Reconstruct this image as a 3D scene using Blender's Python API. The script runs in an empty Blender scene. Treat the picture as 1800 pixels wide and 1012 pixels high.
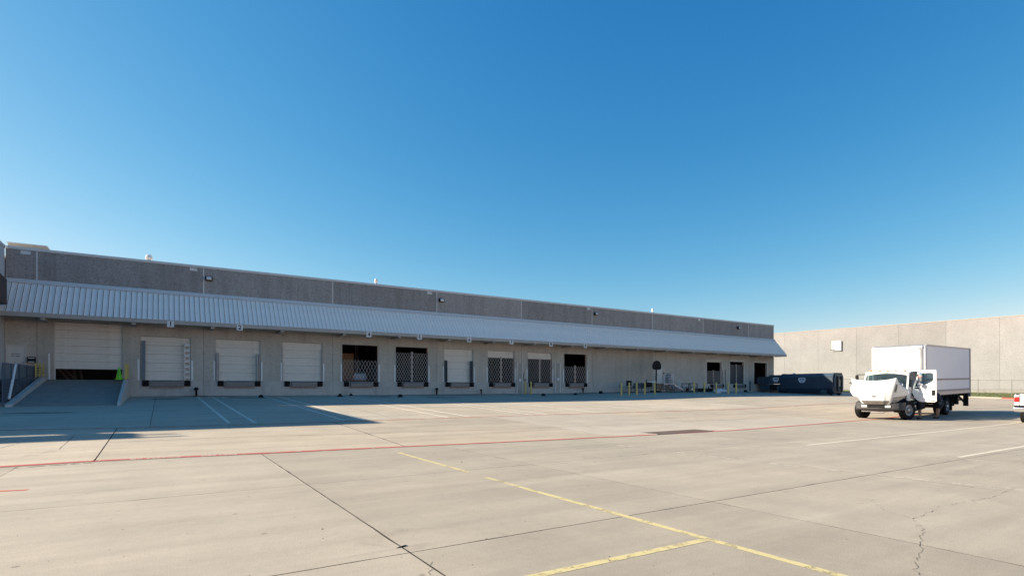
import bpy, bmesh, math, random
from mathutils import Vector, Matrix, noise as mnoise
random.seed(11)
R = math.radians
scene = bpy.context.scene
COL = scene.collection

# ------------------------------------------------------------------ camera, sky, sun, exposure
CX, CY = 0.535446, 0.844569            # heading of the camera (unit vector in the ground plane)
cam_d = bpy.data.cameras.new('camera')
cam = bpy.data.objects.new('camera', cam_d)
COL.objects.link(cam)
cam.location = (0, 0, 1.67)
cam.rotation_euler = (R(90), 0, -math.atan2(CX, CY))
cam_d.sensor_width = 36
cam_d.lens = 970 / 1800 * 36
cam_d.shift_y = (682 - 506) / 1800
cam_d.clip_start = .05
cam_d.clip_end = 5000
scene.camera = cam

SUN_EL = R(26.6)
SUN_AZ = math.atan2(-15.2, 12.5)       # from +Y towards +X
world = bpy.data.worlds.new('World')
scene.world = world
world.use_nodes = True
wn = world.node_tree.nodes
sky = wn.new('ShaderNodeTexSky')
sky.sky_type = 'NISHITA'
sky.sun_disc = False
sky.sun_elevation = SUN_EL
sky.sun_rotation = SUN_AZ
sky.altitude = 200
sky.air_density = 1.0
sky.dust_density = 0.35
sky.ozone_density = 2.6
bg = wn['Background']
bg.inputs['Strength'].default_value = 0.10
# the photograph's sky is deep and polarised: one even response per channel over the whole dome
sep = wn.new('ShaderNodeSeparateColor'); cmb = wn.new('ShaderNodeCombineColor')
wl = world.node_tree.links
vs_ = wn.new('ShaderNodeVectorMath'); vs_.operation = 'SCALE'; vs_.inputs['Scale'].default_value = 0.1
wl.new(sky.outputs[0], vs_.inputs[0]); wl.new(vs_.outputs[0], sep.inputs[0])
for ch, g, k in ((0, 1.95, 3.45), (1, 1.01, 1.25), (2, .60, .96)):
    pw = wn.new('ShaderNodeMath'); pw.operation = 'POWER'; pw.inputs[1].default_value = g
    ml = wn.new('ShaderNodeMath'); ml.operation = 'MULTIPLY'; ml.inputs[1].default_value = k * 10
    wl.new(sep.outputs[ch], pw.inputs[0]); wl.new(pw.outputs[0], ml.inputs[0]); wl.new(ml.outputs[0], cmb.inputs[ch])
wl.new(cmb.outputs[0], bg.inputs['Color'])
bg.inputs['Strength'].default_value = 0.05

sl = bpy.data.lights.new('sun', 'SUN')
sun = bpy.data.objects.new('sun', sl)
COL.objects.link(sun)
sl.energy = 4.9
sl.angle = R(0.55)
sl.color = (1.0, 0.885, 0.71)
sd = Vector((math.sin(SUN_AZ) * math.cos(SUN_EL), math.cos(SUN_AZ) * math.cos(SUN_EL), math.sin(SUN_EL)))
sun.rotation_euler = sd.to_track_quat('Z', 'Y').to_euler()
sun.location = sd * 80

scene.view_settings.view_transform = 'Standard'
scene.view_settings.look = 'None'
scene.view_settings.gamma = 1
scene.view_settings.use_curve_mapping = False
scene.view_settings.exposure = 1.27
scene.cycles.max_bounces = 8

# ------------------------------------------------------------------ helpers
def tag(o, label=None, cat=None, group=None, kind=None):
    if label: o['label'] = label
    if cat: o['category'] = cat
    if group: o['group'] = group
    if kind: o['kind'] = kind
    return o

def empty(name, loc=(0, 0, 0), rot=(0, 0, 0), parent=None):
    o = bpy.data.objects.new(name, None)
    COL.objects.link(o)
    o.location = loc
    o.rotation_euler = rot
    o.empty_display_size = .2
    if parent: o.parent = parent
    return o

def link(name, me, parent=None, loc=(0, 0, 0), rot=(0, 0, 0)):
    o = bpy.data.objects.new(name, me)
    COL.objects.link(o)
    o.location = loc
    o.rotation_euler = rot
    if parent: o.parent = parent
    return o

def copy_tree(o, parent=None):
    c = o.copy()
    COL.objects.link(c)
    if not parent:
        for k in ('label', 'category', 'group'):
            if k in c: del c[k]
    if parent: c.parent = parent
    for ch in list(o.children): copy_tree(ch, c)
    return c

class MB:
    """collects polygons; origin is subtracted on build"""
    def __init__(s, origin=(0, 0, 0)):
        s.v, s.f, s.m, s.o = [], [], [], Vector(origin)
        s.cur = 0
    def face(s, pts):
        n = len(s.v)
        s.v += [tuple(p) for p in pts]
        s.f.append(tuple(range(n, n + len(pts))))
        s.m.append(s.cur)
    def mesh(s, vs, fs):
        n = len(s.v)
        s.v += [tuple(p) for p in vs]
        s.f += [tuple(i + n for i in f) for f in fs]
        s.m += [s.cur] * len(fs)
        return s
    def box(s, x0, x1, y0, y1, z0, z1, M=None):
        vs = [Vector((x, y, z)) for z in (z0, z1) for y in (y0, y1) for x in (x0, x1)]
        if M: vs = [M @ p for p in vs]
        return s.mesh(vs, [(0, 2, 3, 1), (4, 5, 7, 6), (0, 1, 5, 4), (2, 6, 7, 3), (0, 4, 6, 2), (1, 3, 7, 5)])
    def tube(s, p, q, r, n=8, r2=None, caps=True):
        p, q = Vector(p), Vector(q)
        d = (q - p).normalized()
        a = d.orthogonal().normalized(); b = d.cross(a)
        r2 = r if r2 is None else r2
        vs = []
        for c, rr in ((p, r), (q, r2)):
            for i in range(n):
                t = 2 * math.pi * i / n
                vs.append(c + a * math.cos(t) * rr + b * math.sin(t) * rr)
        fs = [(i, (i + 1) % n, n + (i + 1) % n, n + i) for i in range(n)]
        if caps: fs += [tuple(range(n - 1, -1, -1)), tuple(range(n, 2 * n))]
        return s.mesh(vs, fs)
    def path(s, pts, r, n=6):
        for a, b in zip(pts[:-1], pts[1:]): s.tube(a, b, r, n)
        return s
    def bar(s, p, q, w, t, up=(0, 1, 0)):
        """flat bar from p to q, width w in plane, thickness t along up"""
        p, q, u = Vector(p), Vector(q), Vector(up).normalized()
        d = (q - p).normalized(); a = d.cross(u).normalized() * w / 2; b = u * t / 2
        vs = [c + sa * a + sb * b for c in (p, q) for sa, sb in ((-1, -1), (1, -1), (1, 1), (-1, 1))]
        return s.mesh(vs, [(0, 1, 2, 3), (7, 6, 5, 4), (0, 4, 5, 1), (1, 5, 6, 2), (2, 6, 7, 3), (3, 7, 4, 0)])
    def prism(s, pts, axis, a0, a1):
        """polygon pts (2D) extruded along axis 0/1/2"""
        def P(p, a):
            if axis == 0: return (a, p[0], p[1])
            if axis == 1: return (p[0], a, p[1])
            return (p[0], p[1], a)
        n = len(pts)
        vs = [P(p, a0) for p in pts] + [P(p, a1) for p in pts]
        fs = [(i, (i + 1) % n, n + (i + 1) % n, n + i) for i in range(n)] + [tuple(range(n - 1, -1, -1)), tuple(range(n, 2 * n))]
        return s.mesh(vs, fs)
    def lathe(s, prof, c, axis=2, n=24):
        """prof: list (r, h); closed by poles when r == 0"""
        vs, fs = [], []
        for r, h in prof:
            for i in range(n):
                t = 2 * math.pi * i / n
                x, y = r * math.cos(t), r * math.sin(t)
                p = (x, y, h) if axis == 2 else ((x, h, y) if axis == 1 else (h, x, y))
                vs.append((p[0] + c[0], p[1] + c[1], p[2] + c[2]))
        for k in range(len(prof) - 1):
            for i in range(n):
                j = (i + 1) % n
                fs.append((k * n + i, k * n + j, (k + 1) * n + j, (k + 1) * n + i))
        return s.mesh(vs, fs)
    def grid(s, rows):
        n, m = len(rows), len(rows[0])
        vs = [p for r in rows for p in r]
        fs = [(i * m + j, i * m + j + 1, (i + 1) * m + j + 1, (i + 1) * m + j) for i in range(n - 1) for j in range(m - 1)]
        return s.mesh(vs, fs)
    def data(s, name, mats, smooth=False, bevel=0, weld=False):
        me = bpy.data.meshes.new(name)
        o = s.o
        me.from_pydata([(v[0] - o.x, v[1] - o.y, v[2] - o.z) for v in s.v], [], s.f)
        if not isinstance(mats, (list, tuple)): mats = [mats]
        for m in mats: me.materials.append(m)
        for p, mi in zip(me.polygons, s.m): p.material_index = mi
        bm = bmesh.new(); bm.from_mesh(me)
        if weld or bevel: bmesh.ops.remove_doubles(bm, verts=bm.verts, dist=1e-4)
        bmesh.ops.recalc_face_normals(bm, faces=bm.faces)
        if bevel:
            es = [e for e in bm.edges if len(e.link_faces) == 2 and e.calc_face_angle(0) > R(28)]
            bmesh.ops.bevel(bm, geom=es, offset=bevel, segments=2, affect='EDGES', profile=.6, clamp_overlap=True)
        bm.to_mesh(me); bm.free()
        if smooth:
            for p in me.polygons: p.use_smooth = True
            if smooth is not True: 
                try: me.set_sharp_from_angle(angle=R(smooth))
                except Exception: pass
        return me
    def build(s, name, mats, parent=None, smooth=False, bevel=0, weld=False, loc=(0, 0, 0), rot=(0, 0, 0)):
        return link(name, s.data(name, mats, smooth, bevel, weld), parent, loc, rot)

def plate(loops, t, bevel=0.0):
    """2D loops (outer + holes) filled and given thickness t (local z). returns verts, faces"""
    cu = bpy.data.curves.new('c', 'CURVE')
    cu.dimensions = '2D'; cu.fill_mode = 'BOTH'; cu.extrude = t / 2; cu.bevel_depth = bevel; cu.bevel_resolution = 1
    for lp in loops:
        sp = cu.splines.new('POLY'); sp.points.add(len(lp) - 1)
        for p, q in zip(sp.points, lp): p.co = (q[0], q[1], 0, 1)
        sp.use_cyclic_u = True
    return curve_mesh(cu)

def curve_mesh(cu):
    ob = bpy.data.objects.new('c', cu); COL.objects.link(ob)
    dg = bpy.context.evaluated_depsgraph_get(); dg.update()
    me = bpy.data.meshes.new_from_object(ob.evaluated_get(dg))
    vs = [v.co.copy() for v in me.vertices]; fs = [tuple(p.vertices) for p in me.polygons]
    bpy.data.objects.remove(ob); bpy.data.curves.remove(cu); bpy.data.meshes.remove(me)
    return vs, fs

def text_mesh(txt, size, depth=.003, bold=0.0, spacing=1.0):
    cu = bpy.data.curves.new('t', 'FONT')
    cu.body = txt; cu.size = size; cu.align_x = 'CENTER'; cu.align_y = 'CENTER'; cu.extrude = depth / 2; cu.offset = bold
    cu.space_character = spacing
    cu.resolution_u = 3
    return curve_mesh(cu)

def rrect(x0, x1, y0, y1, r, n=4):
    out = []
    for cx, cy, a in ((x1 - r, y1 - r, 0), (x0 + r, y1 - r, 90), (x0 + r, y0 + r, 180), (x1 - r, y0 + r, 270)):
        for i in range(n + 1):
            t = R(a + 90 * i / n); out.append((cx + r * math.cos(t), cy + r * math.sin(t)))
    return out

# ------------------------------------------------------------------ materials
class NT:
    def __init__(s, name):
        s.mat = bpy.data.materials.new(name); s.mat.use_nodes = True
        s.t = s.mat.node_tree; s.n = s.t.nodes; s.l = s.t.links
        s.bsdf = s.n['Principled BSDF']; s.out = s.n['Material Output']
    def node(s, typ, **kw):
        nd = s.n.new(typ)
        for k, v in kw.items():
            if k.startswith('i_'): nd.inputs[k[2:].replace('_', ' ')].default_value = v
            else: setattr(nd, k, v)
        return nd
    def pos(s, scale=(1, 1, 1), obj=False):
        c = s.node('ShaderNodeTexCoord').outputs['Object'] if obj else s.node('ShaderNodeNewGeometry').outputs['Position']
        mp = s.node('ShaderNodeMapping'); mp.inputs['Scale'].default_value = scale
        s.l.new(c, mp.inputs['Vector']); return mp.outputs[0]
    def noise(s, vec, scale, detail=4, rough=.55, dist=0):
        nd = s.node('ShaderNodeTexNoise'); nd.inputs['Scale'].default_value = scale
        nd.inputs['Detail'].default_value = detail; nd.inputs['Roughness'].default_value = rough; nd.inputs['Distortion'].default_value = dist
        s.l.new(vec, nd.inputs['Vector']); return nd.outputs['Fac']
    def voro(s, vec, scale, feature='F1', out='Distance'):
        nd = s.node('ShaderNodeTexVoronoi', feature=feature); nd.inputs['Scale'].default_value = scale
        s.l.new(vec, nd.inputs['Vector']); return nd.outputs[out]
    def remap(s, fac, a, b, c=0., d=1.):
        nd = s.node('ShaderNodeMapRange'); nd.inputs[1].default_value = a; nd.inputs[2].default_value = b
        nd.inputs[3].default_value = c; nd.inputs[4].default_value = d; s.l.new(fac, nd.inputs[0]); return nd.outputs[0]
    def math(s, op, a, b=None):
        nd = s.node('ShaderNodeMath', operation=op)
        for i, x in enumerate((a, b)):
            if x is None: continue
            if isinstance(x, (int, float)): nd.inputs[i].default_value = x
            else: s.l.new(x, nd.inputs[i])
        return nd.outputs[0]
    def mix(s, fac, a, b, mode='MIX'):
        nd = s.node('ShaderNodeMix', data_type='RGBA', blend_type=mode)
        for idx, x in ((0, fac), (6, a), (7, b)):
            if isinstance(x, (int, float)): nd.inputs[idx].default_value = x
            elif isinstance(x, (tuple, list)): nd.inputs[idx].default_value = (*x[:3], 1)
            else: s.l.new(x, nd.inputs[idx])
        return nd.outputs[2]
    def scale_col(s, col, fac):
        nd = s.node('ShaderNodeVectorMath', operation='SCALE')
        if isinstance(col, tuple): nd.inputs[0].default_value = col
        else: s.l.new(col, nd.inputs[0])
        s.l.new(fac, nd.inputs['Scale']); return nd.outputs[0]
    def bump(s, h, strength=.3, dist=.01):
        nd = s.node('ShaderNodeBump'); nd.inputs['Strength'].default_value = strength; nd.inputs['Distance'].default_value = dist
        s.l.new(h, nd.inputs['Height']); s.l.new(nd.outputs[0], s.bsdf.inputs['Normal'])
    def fin(s, col=None, rough=None, metal=None, spec=None):
        for k, v in (('Base Color', col), ('Roughness', rough), ('Metallic', metal), ('Specular IOR Level', spec)):
            if v is None: continue
            if isinstance(v, (int, float)): s.bsdf.inputs[k].default_value = v
            elif isinstance(v, tuple): s.bsdf.inputs[k].default_value = (*v[:3], 1)
            else: s.l.new(v, s.bsdf.inputs[k])
        return s.mat

def paint(name, col, rough=.5, metal=0., var=.12, scale=3., grime=.0, gcol=(.10, .085, .07), bump=0., spec=.5, obj=True):
    """painted or raw surface with uneven tone and optional grime patches"""
    t = NT(name); p = t.pos(obj=obj)
    n = t.noise(p, scale, 6, .6); n2 = t.noise(p, scale * 7, 4, .6)
    f = t.math('MULTIPLY', t.remap(n, .25, .75, 1 - var, 1 + var), t.remap(n2, .25, .75, 1 - var * .6, 1 + var * .6))
    c = t.scale_col(col, f)
    if grime:
        g = t.noise(t.pos((1, 1, .35), obj=obj), scale * 1.7, 7, .68)
        c = t.mix(t.math('MULTIPLY', t.remap(g, .5, .72), grime), c, gcol)
    if bump: t.bump(n2, bump, .01)
    return t.fin(c, t.remap(n, .3, .7, max(0, rough - .06), min(1, rough + .08)), metal, spec)

def concrete(name, base, tint, wear=1.0):
    t = NT(name); p = t.pos()
    big = t.noise(p, .11, 6, .6, .4); mid = t.noise(p, .7, 7, .62); fine = t.noise(p, 9, 5, .7); grit = t.noise(p, 70, 3, .6)
    streak = t.noise(t.pos((.07, .9, .3)), 1.6, 6, .62, .5)
    info = t.node('ShaderNodeObjectInfo').outputs['Random']
    c = t.mix(t.remap(big, .35, .65), base, tint)
    c = t.scale_col(c, t.remap(info, 0, 1, .92, 1.07))
    c = t.scale_col(c, t.remap(mid, .3, .7, .91, 1.08))
    c = t.scale_col(c, t.remap(streak, .3, .7, 1 - .12 * wear, 1 + .10 * wear))
    c = t.scale_col(c, t.remap(fine, .3, .7, .95, 1.05))
    c = t.scale_col(c, t.remap(grit, .3, .7, .82, 1.18))
    # rubber marks and oil drips: shapes of their own
    oil = t.noise(p, .55, 8, .75, .9)
    c = t.mix(t.math('MULTIPLY', t.remap(oil, .60, .74), .42 * wear), c, (.115, .10, .085))
    scuff = t.noise(t.pos((.16, 2.6, .3)), 1.1, 7, .7, .8)
    c = t.mix(t.math('MULTIPLY', t.remap(scuff, .60, .76), .42 * wear), c, (.17, .15, .13))
    pits = t.voro(p, 7.5)
    pm = t.math('MULTIPLY', t.remap(pits, .035, .06, 1, 0), t.remap(t.noise(p, .9, 3), .55, .66))
    c = t.mix(t.math('MULTIPLY', pm, .5), c, (.10, .09, .08))
    sp = t.voro(t.pos((1, 1, 1)), 1.35); spn = t.noise(p, 3.1, 4, .7)
    sm = t.remap(t.math('ADD', sp, t.math('MULTIPLY', spn, .06)), .055, .085, 1, 0)
    c = t.mix(t.math('MULTIPLY', sm, .55), c, (.11, .095, .08))
    h = t.math('ADD', t.math('MULTIPLY', fine, .5), t.math('MULTIPLY', grit, .5))
    t.bump(h, .22, .006)
    return t.fin(c, t.remap(mid, .3, .7, .82, .95), 0, .25)

def aggregate(name, base, dark, light, amt=1.0, stain=.3, scol=(.09, .085, .08)):
    t = NT(name); p = t.pos()
    a = t.noise(p, 9, 5, .85); b = t.noise(p, 17, 3, .8); v = t.voro(p, 10)
    big = t.noise(p, .35, 5, .6)
    c = t.scale_col(base, t.remap(big, .3, .7, .9, 1.1))
    c = t.mix(t.math('MULTIPLY', t.remap(a, .5, .66), .75 * amt), c, dark)
    c = t.mix(t.math('MULTIPLY', t.remap(b, .55, .7), .6 * amt), c, light)
    c = t.mix(t.math('MULTIPLY', t.remap(v, .12, .2, 1, 0), .5 * amt), c, light)
    st = t.noise(t.pos((1.3, 1.3, .12)), 1.1, 6, .65)
    c = t.mix(t.math('MULTIPLY', t.remap(st, .46, .68), stain), c, scol)
    run = t.noise(t.pos((2.6, 2.6, .05)), 1.0, 5, .7)
    c = t.mix(t.math('MULTIPLY', t.remap(run, .56, .72), stain * .9), c, scol)
    info = t.node('ShaderNodeObjectInfo').outputs['Random']
    c = t.scale_col(c, t.remap(info, 0, 1, .90, 1.08))
    t.bump(t.math('ADD', a, b), .5, .012)
    return t.fin(c, .92, 0, .2)

def worn_paint(name, col, wear=.5, scale=5., base=(.34, .30, .25)):
    """road paint with real gaps where it has worn off"""
    t = NT(name); p = t.pos()
    n = t.noise(p, scale, 8, .72, .3); n2 = t.noise(p, scale * 9, 4, .7)
    c = t.scale_col(col, t.remap(n2, .3, .7, .86, 1.1))
    tr = t.node('ShaderNodeBsdfTransparent'); mx = t.node('ShaderNodeMixShader')
    k = t.math('ADD', t.math('MULTIPLY', n, .75), t.math('MULTIPLY', n2, .25))
    f = t.remap(k, wear, wear + .10)
    t.l.new(f, mx.inputs[0]); t.l.new(t.bsdf.outputs[0], mx.inputs[1]); t.l.new(tr.outputs[0], mx.inputs[2])
    t.l.new(mx.outputs[0], t.out.inputs['Surface'])
    return t.fin(c, .85, 0, .2)

def glassy(name, col=(.03, .045, .05), trans=.35):
    t = NT(name)
    t.fin(col, .04, 0, .8)
    tr = t.node('ShaderNodeBsdfTransparent'); tr.inputs[0].default_value = (.62, .74, .76, 1)
    mx = t.node('ShaderNodeMixShader'); mx.inputs[0].default_value = trans
    t.l.new(t.bsdf.outputs[0], mx.inputs[1]); t.l.new(tr.outputs[0], mx.inputs[2]); t.l.new(mx.outputs[0], t.out.inputs['Surface'])
    return t.mat

M = {}
M['conc_near'] = concrete('yard_concrete_grey', (.325, .288, .232), (.36, .312, .248))
M['conc_mid'] = concrete('yard_concrete_tan', (.41, .345, .26), (.37, .32, .253), 1.2)
M['conc_new'] = concrete('yard_concrete_pale', (.40, .355, .29), (.42, .365, .295), .5)
M['conc_far'] = concrete('yard_concrete_dock', (.40, .35, .28), (.42, .36, .275), 1.5)
M['soil'] = paint('joint_dirt', (.014, .012, .010), .95, obj=False)
M['ramp'] = paint('ramp_concrete', (.25, .225, .19), .9, var=.15, scale=1.2, grime=.4, bump=.2, obj=False)
M['rampwall'] = paint('ramp_wall_concrete', (.46, .44, .40), .85, var=.1, scale=1.5, grime=.35, bump=.15, obj=False)
M['agg'] = aggregate('exposed_aggregate', (.50, .455, .385), (.27, .245, .21), (.70, .66, .58), 1., .34, (.30, .26, .205))
M['agg_up'] = aggregate('upper_aggregate_shade', (.33, .305, .285), (.12, .112, .106), (.56, .53, .50), 1.2, .45, (.19, .175, .16))  # backlit shade of the upper band put into the colour, with rain stains
M['agg_sun'] = aggregate('pale_aggregate', (.315, .312, .305), (.16, .155, .15), (.43, .43, .425), 1.0, .12, (.24, .232, .222))
M['plinth'] = paint('plinth_concrete', (.50, .46, .41), .9, var=.1, scale=.9, grime=.35, bump=.15, obj=False)
M['verge_plinth'] = paint('far_plinth_concrete', (.285, .27, .245), .9, var=.1, scale=.9, grime=.3, obj=False)
M['sealant'] = paint('joint_sealant', (.66, .64, .60), .8, obj=False)
M['coping'] = paint('coping_metal', (.58, .58, .56), .5, .0, .06)
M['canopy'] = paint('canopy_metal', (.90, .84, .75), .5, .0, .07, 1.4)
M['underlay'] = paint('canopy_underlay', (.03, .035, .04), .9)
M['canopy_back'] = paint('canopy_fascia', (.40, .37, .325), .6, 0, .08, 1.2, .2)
M['door'] = paint('door_cream', (.72, .665, .575), .55, 0, .07, 1.0, .22, (.25, .21, .17))
M['door_man'] = paint('man_door_paint', (.62, .60, .55), .5, 0, .06, 1.2, .15)
M['door_dark'] = paint('door_dark_slats', (.055, .06, .068), .6, 0, .2, 2, .3)
M['dark'] = paint('interior_dark', (.016, .015, .015), .9, obj=False)  # near-black: the unlit gloom indoors is put into the wall colour
M['floor_in'] = paint('interior_floor', (.06, .057, .055), .7, obj=False)
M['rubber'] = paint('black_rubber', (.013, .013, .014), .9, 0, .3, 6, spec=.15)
M['black'] = paint('black_paint', (.012, .012, .013), .75, 0, .2, 4, spec=.2)
M['galv'] = paint('galvanised_steel', (.42, .44, .46), .42, .7, .15, 4, .3)
M['steel'] = paint('worn_steel', (.25, .245, .24), .5, .6, .2, 3, .5, (.12, .08, .055))
M['bluegrey'] = paint('blue_grey_steel', (.13, .165, .20), .5, .3, .15, 3, .3)
M['bluepanel'] = paint('dark_blue_railing', (.05, .075, .105), .5, .2, .15, 3, .2)
M['yellow'] = paint('yellow_bollard', (.62, .47, .14), .6, 0, .1, 3, .35, (.30, .22, .10))
M['yellowrail'] = paint('yellow_rail', (.60, .45, .10), .6, 0, .12, 4, .3)
M['white'] = paint('white_paint', (.74, .74, .72), .5, 0, .05, 2, .12, (.4, .37, .33))
M['gate'] = paint('scissor_gate_steel', (.58, .56, .52), .5, .1, .15, 5)
M['gatedark'] = paint('dull_gate_steel', (.60, .58, .54), .5, .1, .2, 5)
M['navysteel'] = paint('compactor_navy', (.018, .042, .075), .45, 0, .15, 1.2, .35, (.05, .06, .07))
M['navysteel2'] = paint('compactor_teal', (.03, .065, .095), .5, 0, .15, 2, .4, (.06, .055, .05))
M['badge'] = paint('badge_white', (.62, .66, .72), .5)
M['badge_blue'] = paint('badge_blue', (.06, .12, .25), .5)
M['truck'] = paint('truck_white', (.78, .78, .765), .28, 0, .025, 1.5, .05, (.45, .42, .37))
M['gelcoat'] = paint('box_panel_white', (.76, .765, .77), .38, 0, .03, .8, .12, (.5, .48, .45))
M['alu'] = paint('aluminium_rail', (.40, .41, .42), .42, .6, .1, 3, .2)
M['alu_dark'] = paint('dull_rail', (.25, .255, .26), .5, .5, .12, 3, .35)
M['plastic'] = paint('grey_bumper_plastic', (.038, .038, .041), .65, 0, .15, 3, .2, (.16, .14, .12))
M['grille'] = paint('grille_mesh_grey', (.16, .15, .135), .5, .3, .3, 8)
M['chrome'] = paint('chrome', (.78, .78, .78), .12, 1, .03)
M['lens'] = paint('headlight_lens', (.35, .35, .35), .12, .4, .2, 12)
M['amber'] = paint('amber_lens', (.55, .16, .02), .3)
M['redlens'] = paint('red_lens', (.55, .012, .015), .2)
M['lamp'] = paint('lamp_glass', (.62, .62, .6), .25, .2)
M['glass'] = glassy('vehicle_glass')
M['tint'] = glassy('door_glass', (.04, .06, .07), .82)
M['seat'] = paint('seat_cloth', (.16, .17, .175), .8)
M['skin'] = paint('skin', (.42, .25, .17), .55, 0, .08, 9)
M['navy'] = paint('navy_cloth', (.016, .022, .042), .85, 0, .2, 8)
M['shorts'] = paint('dark_shorts_cloth', (.014, .018, .03), .9, 0, .2, 8)
M['hair'] = paint('dark_hair', (.02, .014, .01), .7)
M['shoe'] = paint('black_shoe', (.012, .012, .013), .6)
M['cone'] = paint('lime_cone', (.16, .72, .03), .5, 0, .06, 4)
M['grass_base'] = paint('lawn_soil', (.10, .115, .045), .95, 0, .25, 1.2, obj=False)
M['kerb'] = paint('kerb_concrete', (.40, .36, .30), .9, 0, .1, 2, .2, obj=False)
M['kerb_red'] = paint('kerb_red_paint', (.50, .075, .06), .7, 0, .15, 3, .2, (.4, .3, .25), obj=False)
M['wood'] = paint('raw_wood', (.28, .16, .08), .8, 0, .25, 3)
M['board'] = paint('white_board', (.75, .73, .68), .6)
M['tarp'] = paint('white_plastic', (.62, .66, .70), .4, 0, .1, 6)
M['wrap'] = paint('blue_wrap', (.14, .26, .38), .25)
M['brick'] = paint('brown_cladding', (.085, .055, .04), .85, 0, .25, 4)
M['signwhite'] = paint('sign_white', (.68, .68, .66), .5, 0, .03)
M['ink'] = paint('sign_black', (.012, .012, .014), .5, 0, .1)
M['ink_grey'] = paint('sign_grey', (.16, .17, .18), .5, 0, .1)
M['redpaint'] = worn_paint('red_line_paint', (.46, .075, .07), .53, 3.5)
M['redfaint'] = worn_paint('faded_red_line_paint', (.44, .13, .10), .47, 2.2)
M['yelpaint'] = worn_paint('yellow_line_paint', (.53, .455, .235), .515, 5)
M['yelfaint'] = worn_paint('faded_yellow_line_paint', (.50, .43, .25), .50, 4)
M['whtbay'] = worn_paint('bay_line_paint', (.66, .60, .50), .56, 2.5)
M['whtpaint'] = worn_paint('white_line_paint', (.62, .56, .45), .55, 4)
M['whtfaint'] = worn_paint('faded_white_line_paint', (.55, .50, .42), .455, 3)
M['ltrpaint'] = worn_paint('white_letter_paint', (.66, .58, .50), .58, 6)
M['crack'] = paint('crack_filler', (.085, .072, .058), .95, obj=False)
M['rooftop'] = paint('roof_membrane', (.62, .61, .58), .9, obj=False)
M['beige'] = paint('beige_sheet_metal', (.46, .40, .32), .6)
M['stucco'] = paint('wing_stucco', (.50, .52, .52), .9, 0, .06, 1.5, .1, obj=False)

# ------------------------------------------------------------------ ground
def sstep(a, b, x):
    t = min(1, max(0, (x - a) / (b - a))); return t * t * (3 - 2 * t)
def G(x, y):
    """yard level: flat parking area, then a 3.7 % rise to the dock wall"""
    return .0367 * max(0, min(y, 46) - 15) + .168 * sstep(31, 47, x) * (1 - sstep(52, 80, x))

def lerp_tab(tab, x):
    if x <= tab[0][0]: return tab[0][1]
    for (a, b), (c, d) in zip(tab[:-1], tab[1:]):
        if x <= c: return b + (d - b) * (x - a) / (c - a)
    return tab[-1][1]
RED = [(-14, 15.6), (-2.85, 15.42), (-1.3, 15.5), (2.26, 15.18), (5.96, 14.85), (11.2, 14.21), (15, 13.9), (19.35, 13.66), (24, 13.9), (29.55, 14.34), (34, 14.6), (40, 15.2), (100, 18)]
MIDJ = [(-14, 19.2), (2.5, 19.15), (5.8, 18.48), (11.3, 17.82), (17.9, 17.46), (100, 17.4)]

ground = MB()
gx = [-1500, -300, -60, -20, 0, 20, 31] + [33 + 2 * k for k in range(25)] + [90, 100, 300, 1500]
gy = [-1500, -300, -40, 0, 15, 30, 46, 100, 300, 1500]
ground.grid([[(x, y, G(x, y) - .016) for x in gx] for y in gy])
ground = tag(ground.build('ground', M['soil']), 'dark soil bed under the concrete loading yard', 'ground', kind='structure')

yard = tag(empty('yard', (0, 0, 0)), 'wide sunlit concrete loading yard of jointed slabs in front of the docks', 'yard', kind='structure')

def slab(x0, x1, ya, yb, mat, g0=.004, g1=.004, h0=.004, h1=.004, step=.28):
    """slab between x0..x1 and the curves ya(x)..yb(x), edges slightly chipped, small open joint all round"""
    f = lambda t, x: t(x) if callable(t) else t
    x0 += h0; x1 -= h1
    w = x1 - x0; L = f(yb, x0) - f(ya, x0)
    nx = max(2, min(34, int(w / step))); ny = max(2, min(34, int(L / step)))
    rows = []
    for j in range(ny + 1):
        row = []
        for i in range(nx + 1):
            x = x0 + w * i / nx
            y = f(ya, x) + g0 + (f(yb, x) - g1 - f(ya, x) - g0) * j / ny
            e = lambda: -abs(random.gauss(0, .0022)) + .0 - (random.random() < .07) * random.uniform(.004, .016)
            if i == 0: x -= e()
            if i == nx: x += e()
            if j == 0: y -= e()
            if j == ny: y += e()
            row.append((x, y, G(x, y)))
        rows.append(row)
    m = MB(); m.grid(rows)
    rim = rows[0][:-1] + [r[-1] for r in rows[:-1]] + rows[-1][:0:-1] + [r[0] for r in rows[:0:-1]]
    n = len(rim); m.cur = 1
    m.mesh(rim + [(x, y, z - .06) for x, y, z in rim], [((i + 1) % n, i, n + i, n + (i + 1) % n) for i in range(n)])
    o = m.build('concrete_slab', [mat, M['soil']], yard)
    return o

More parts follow.
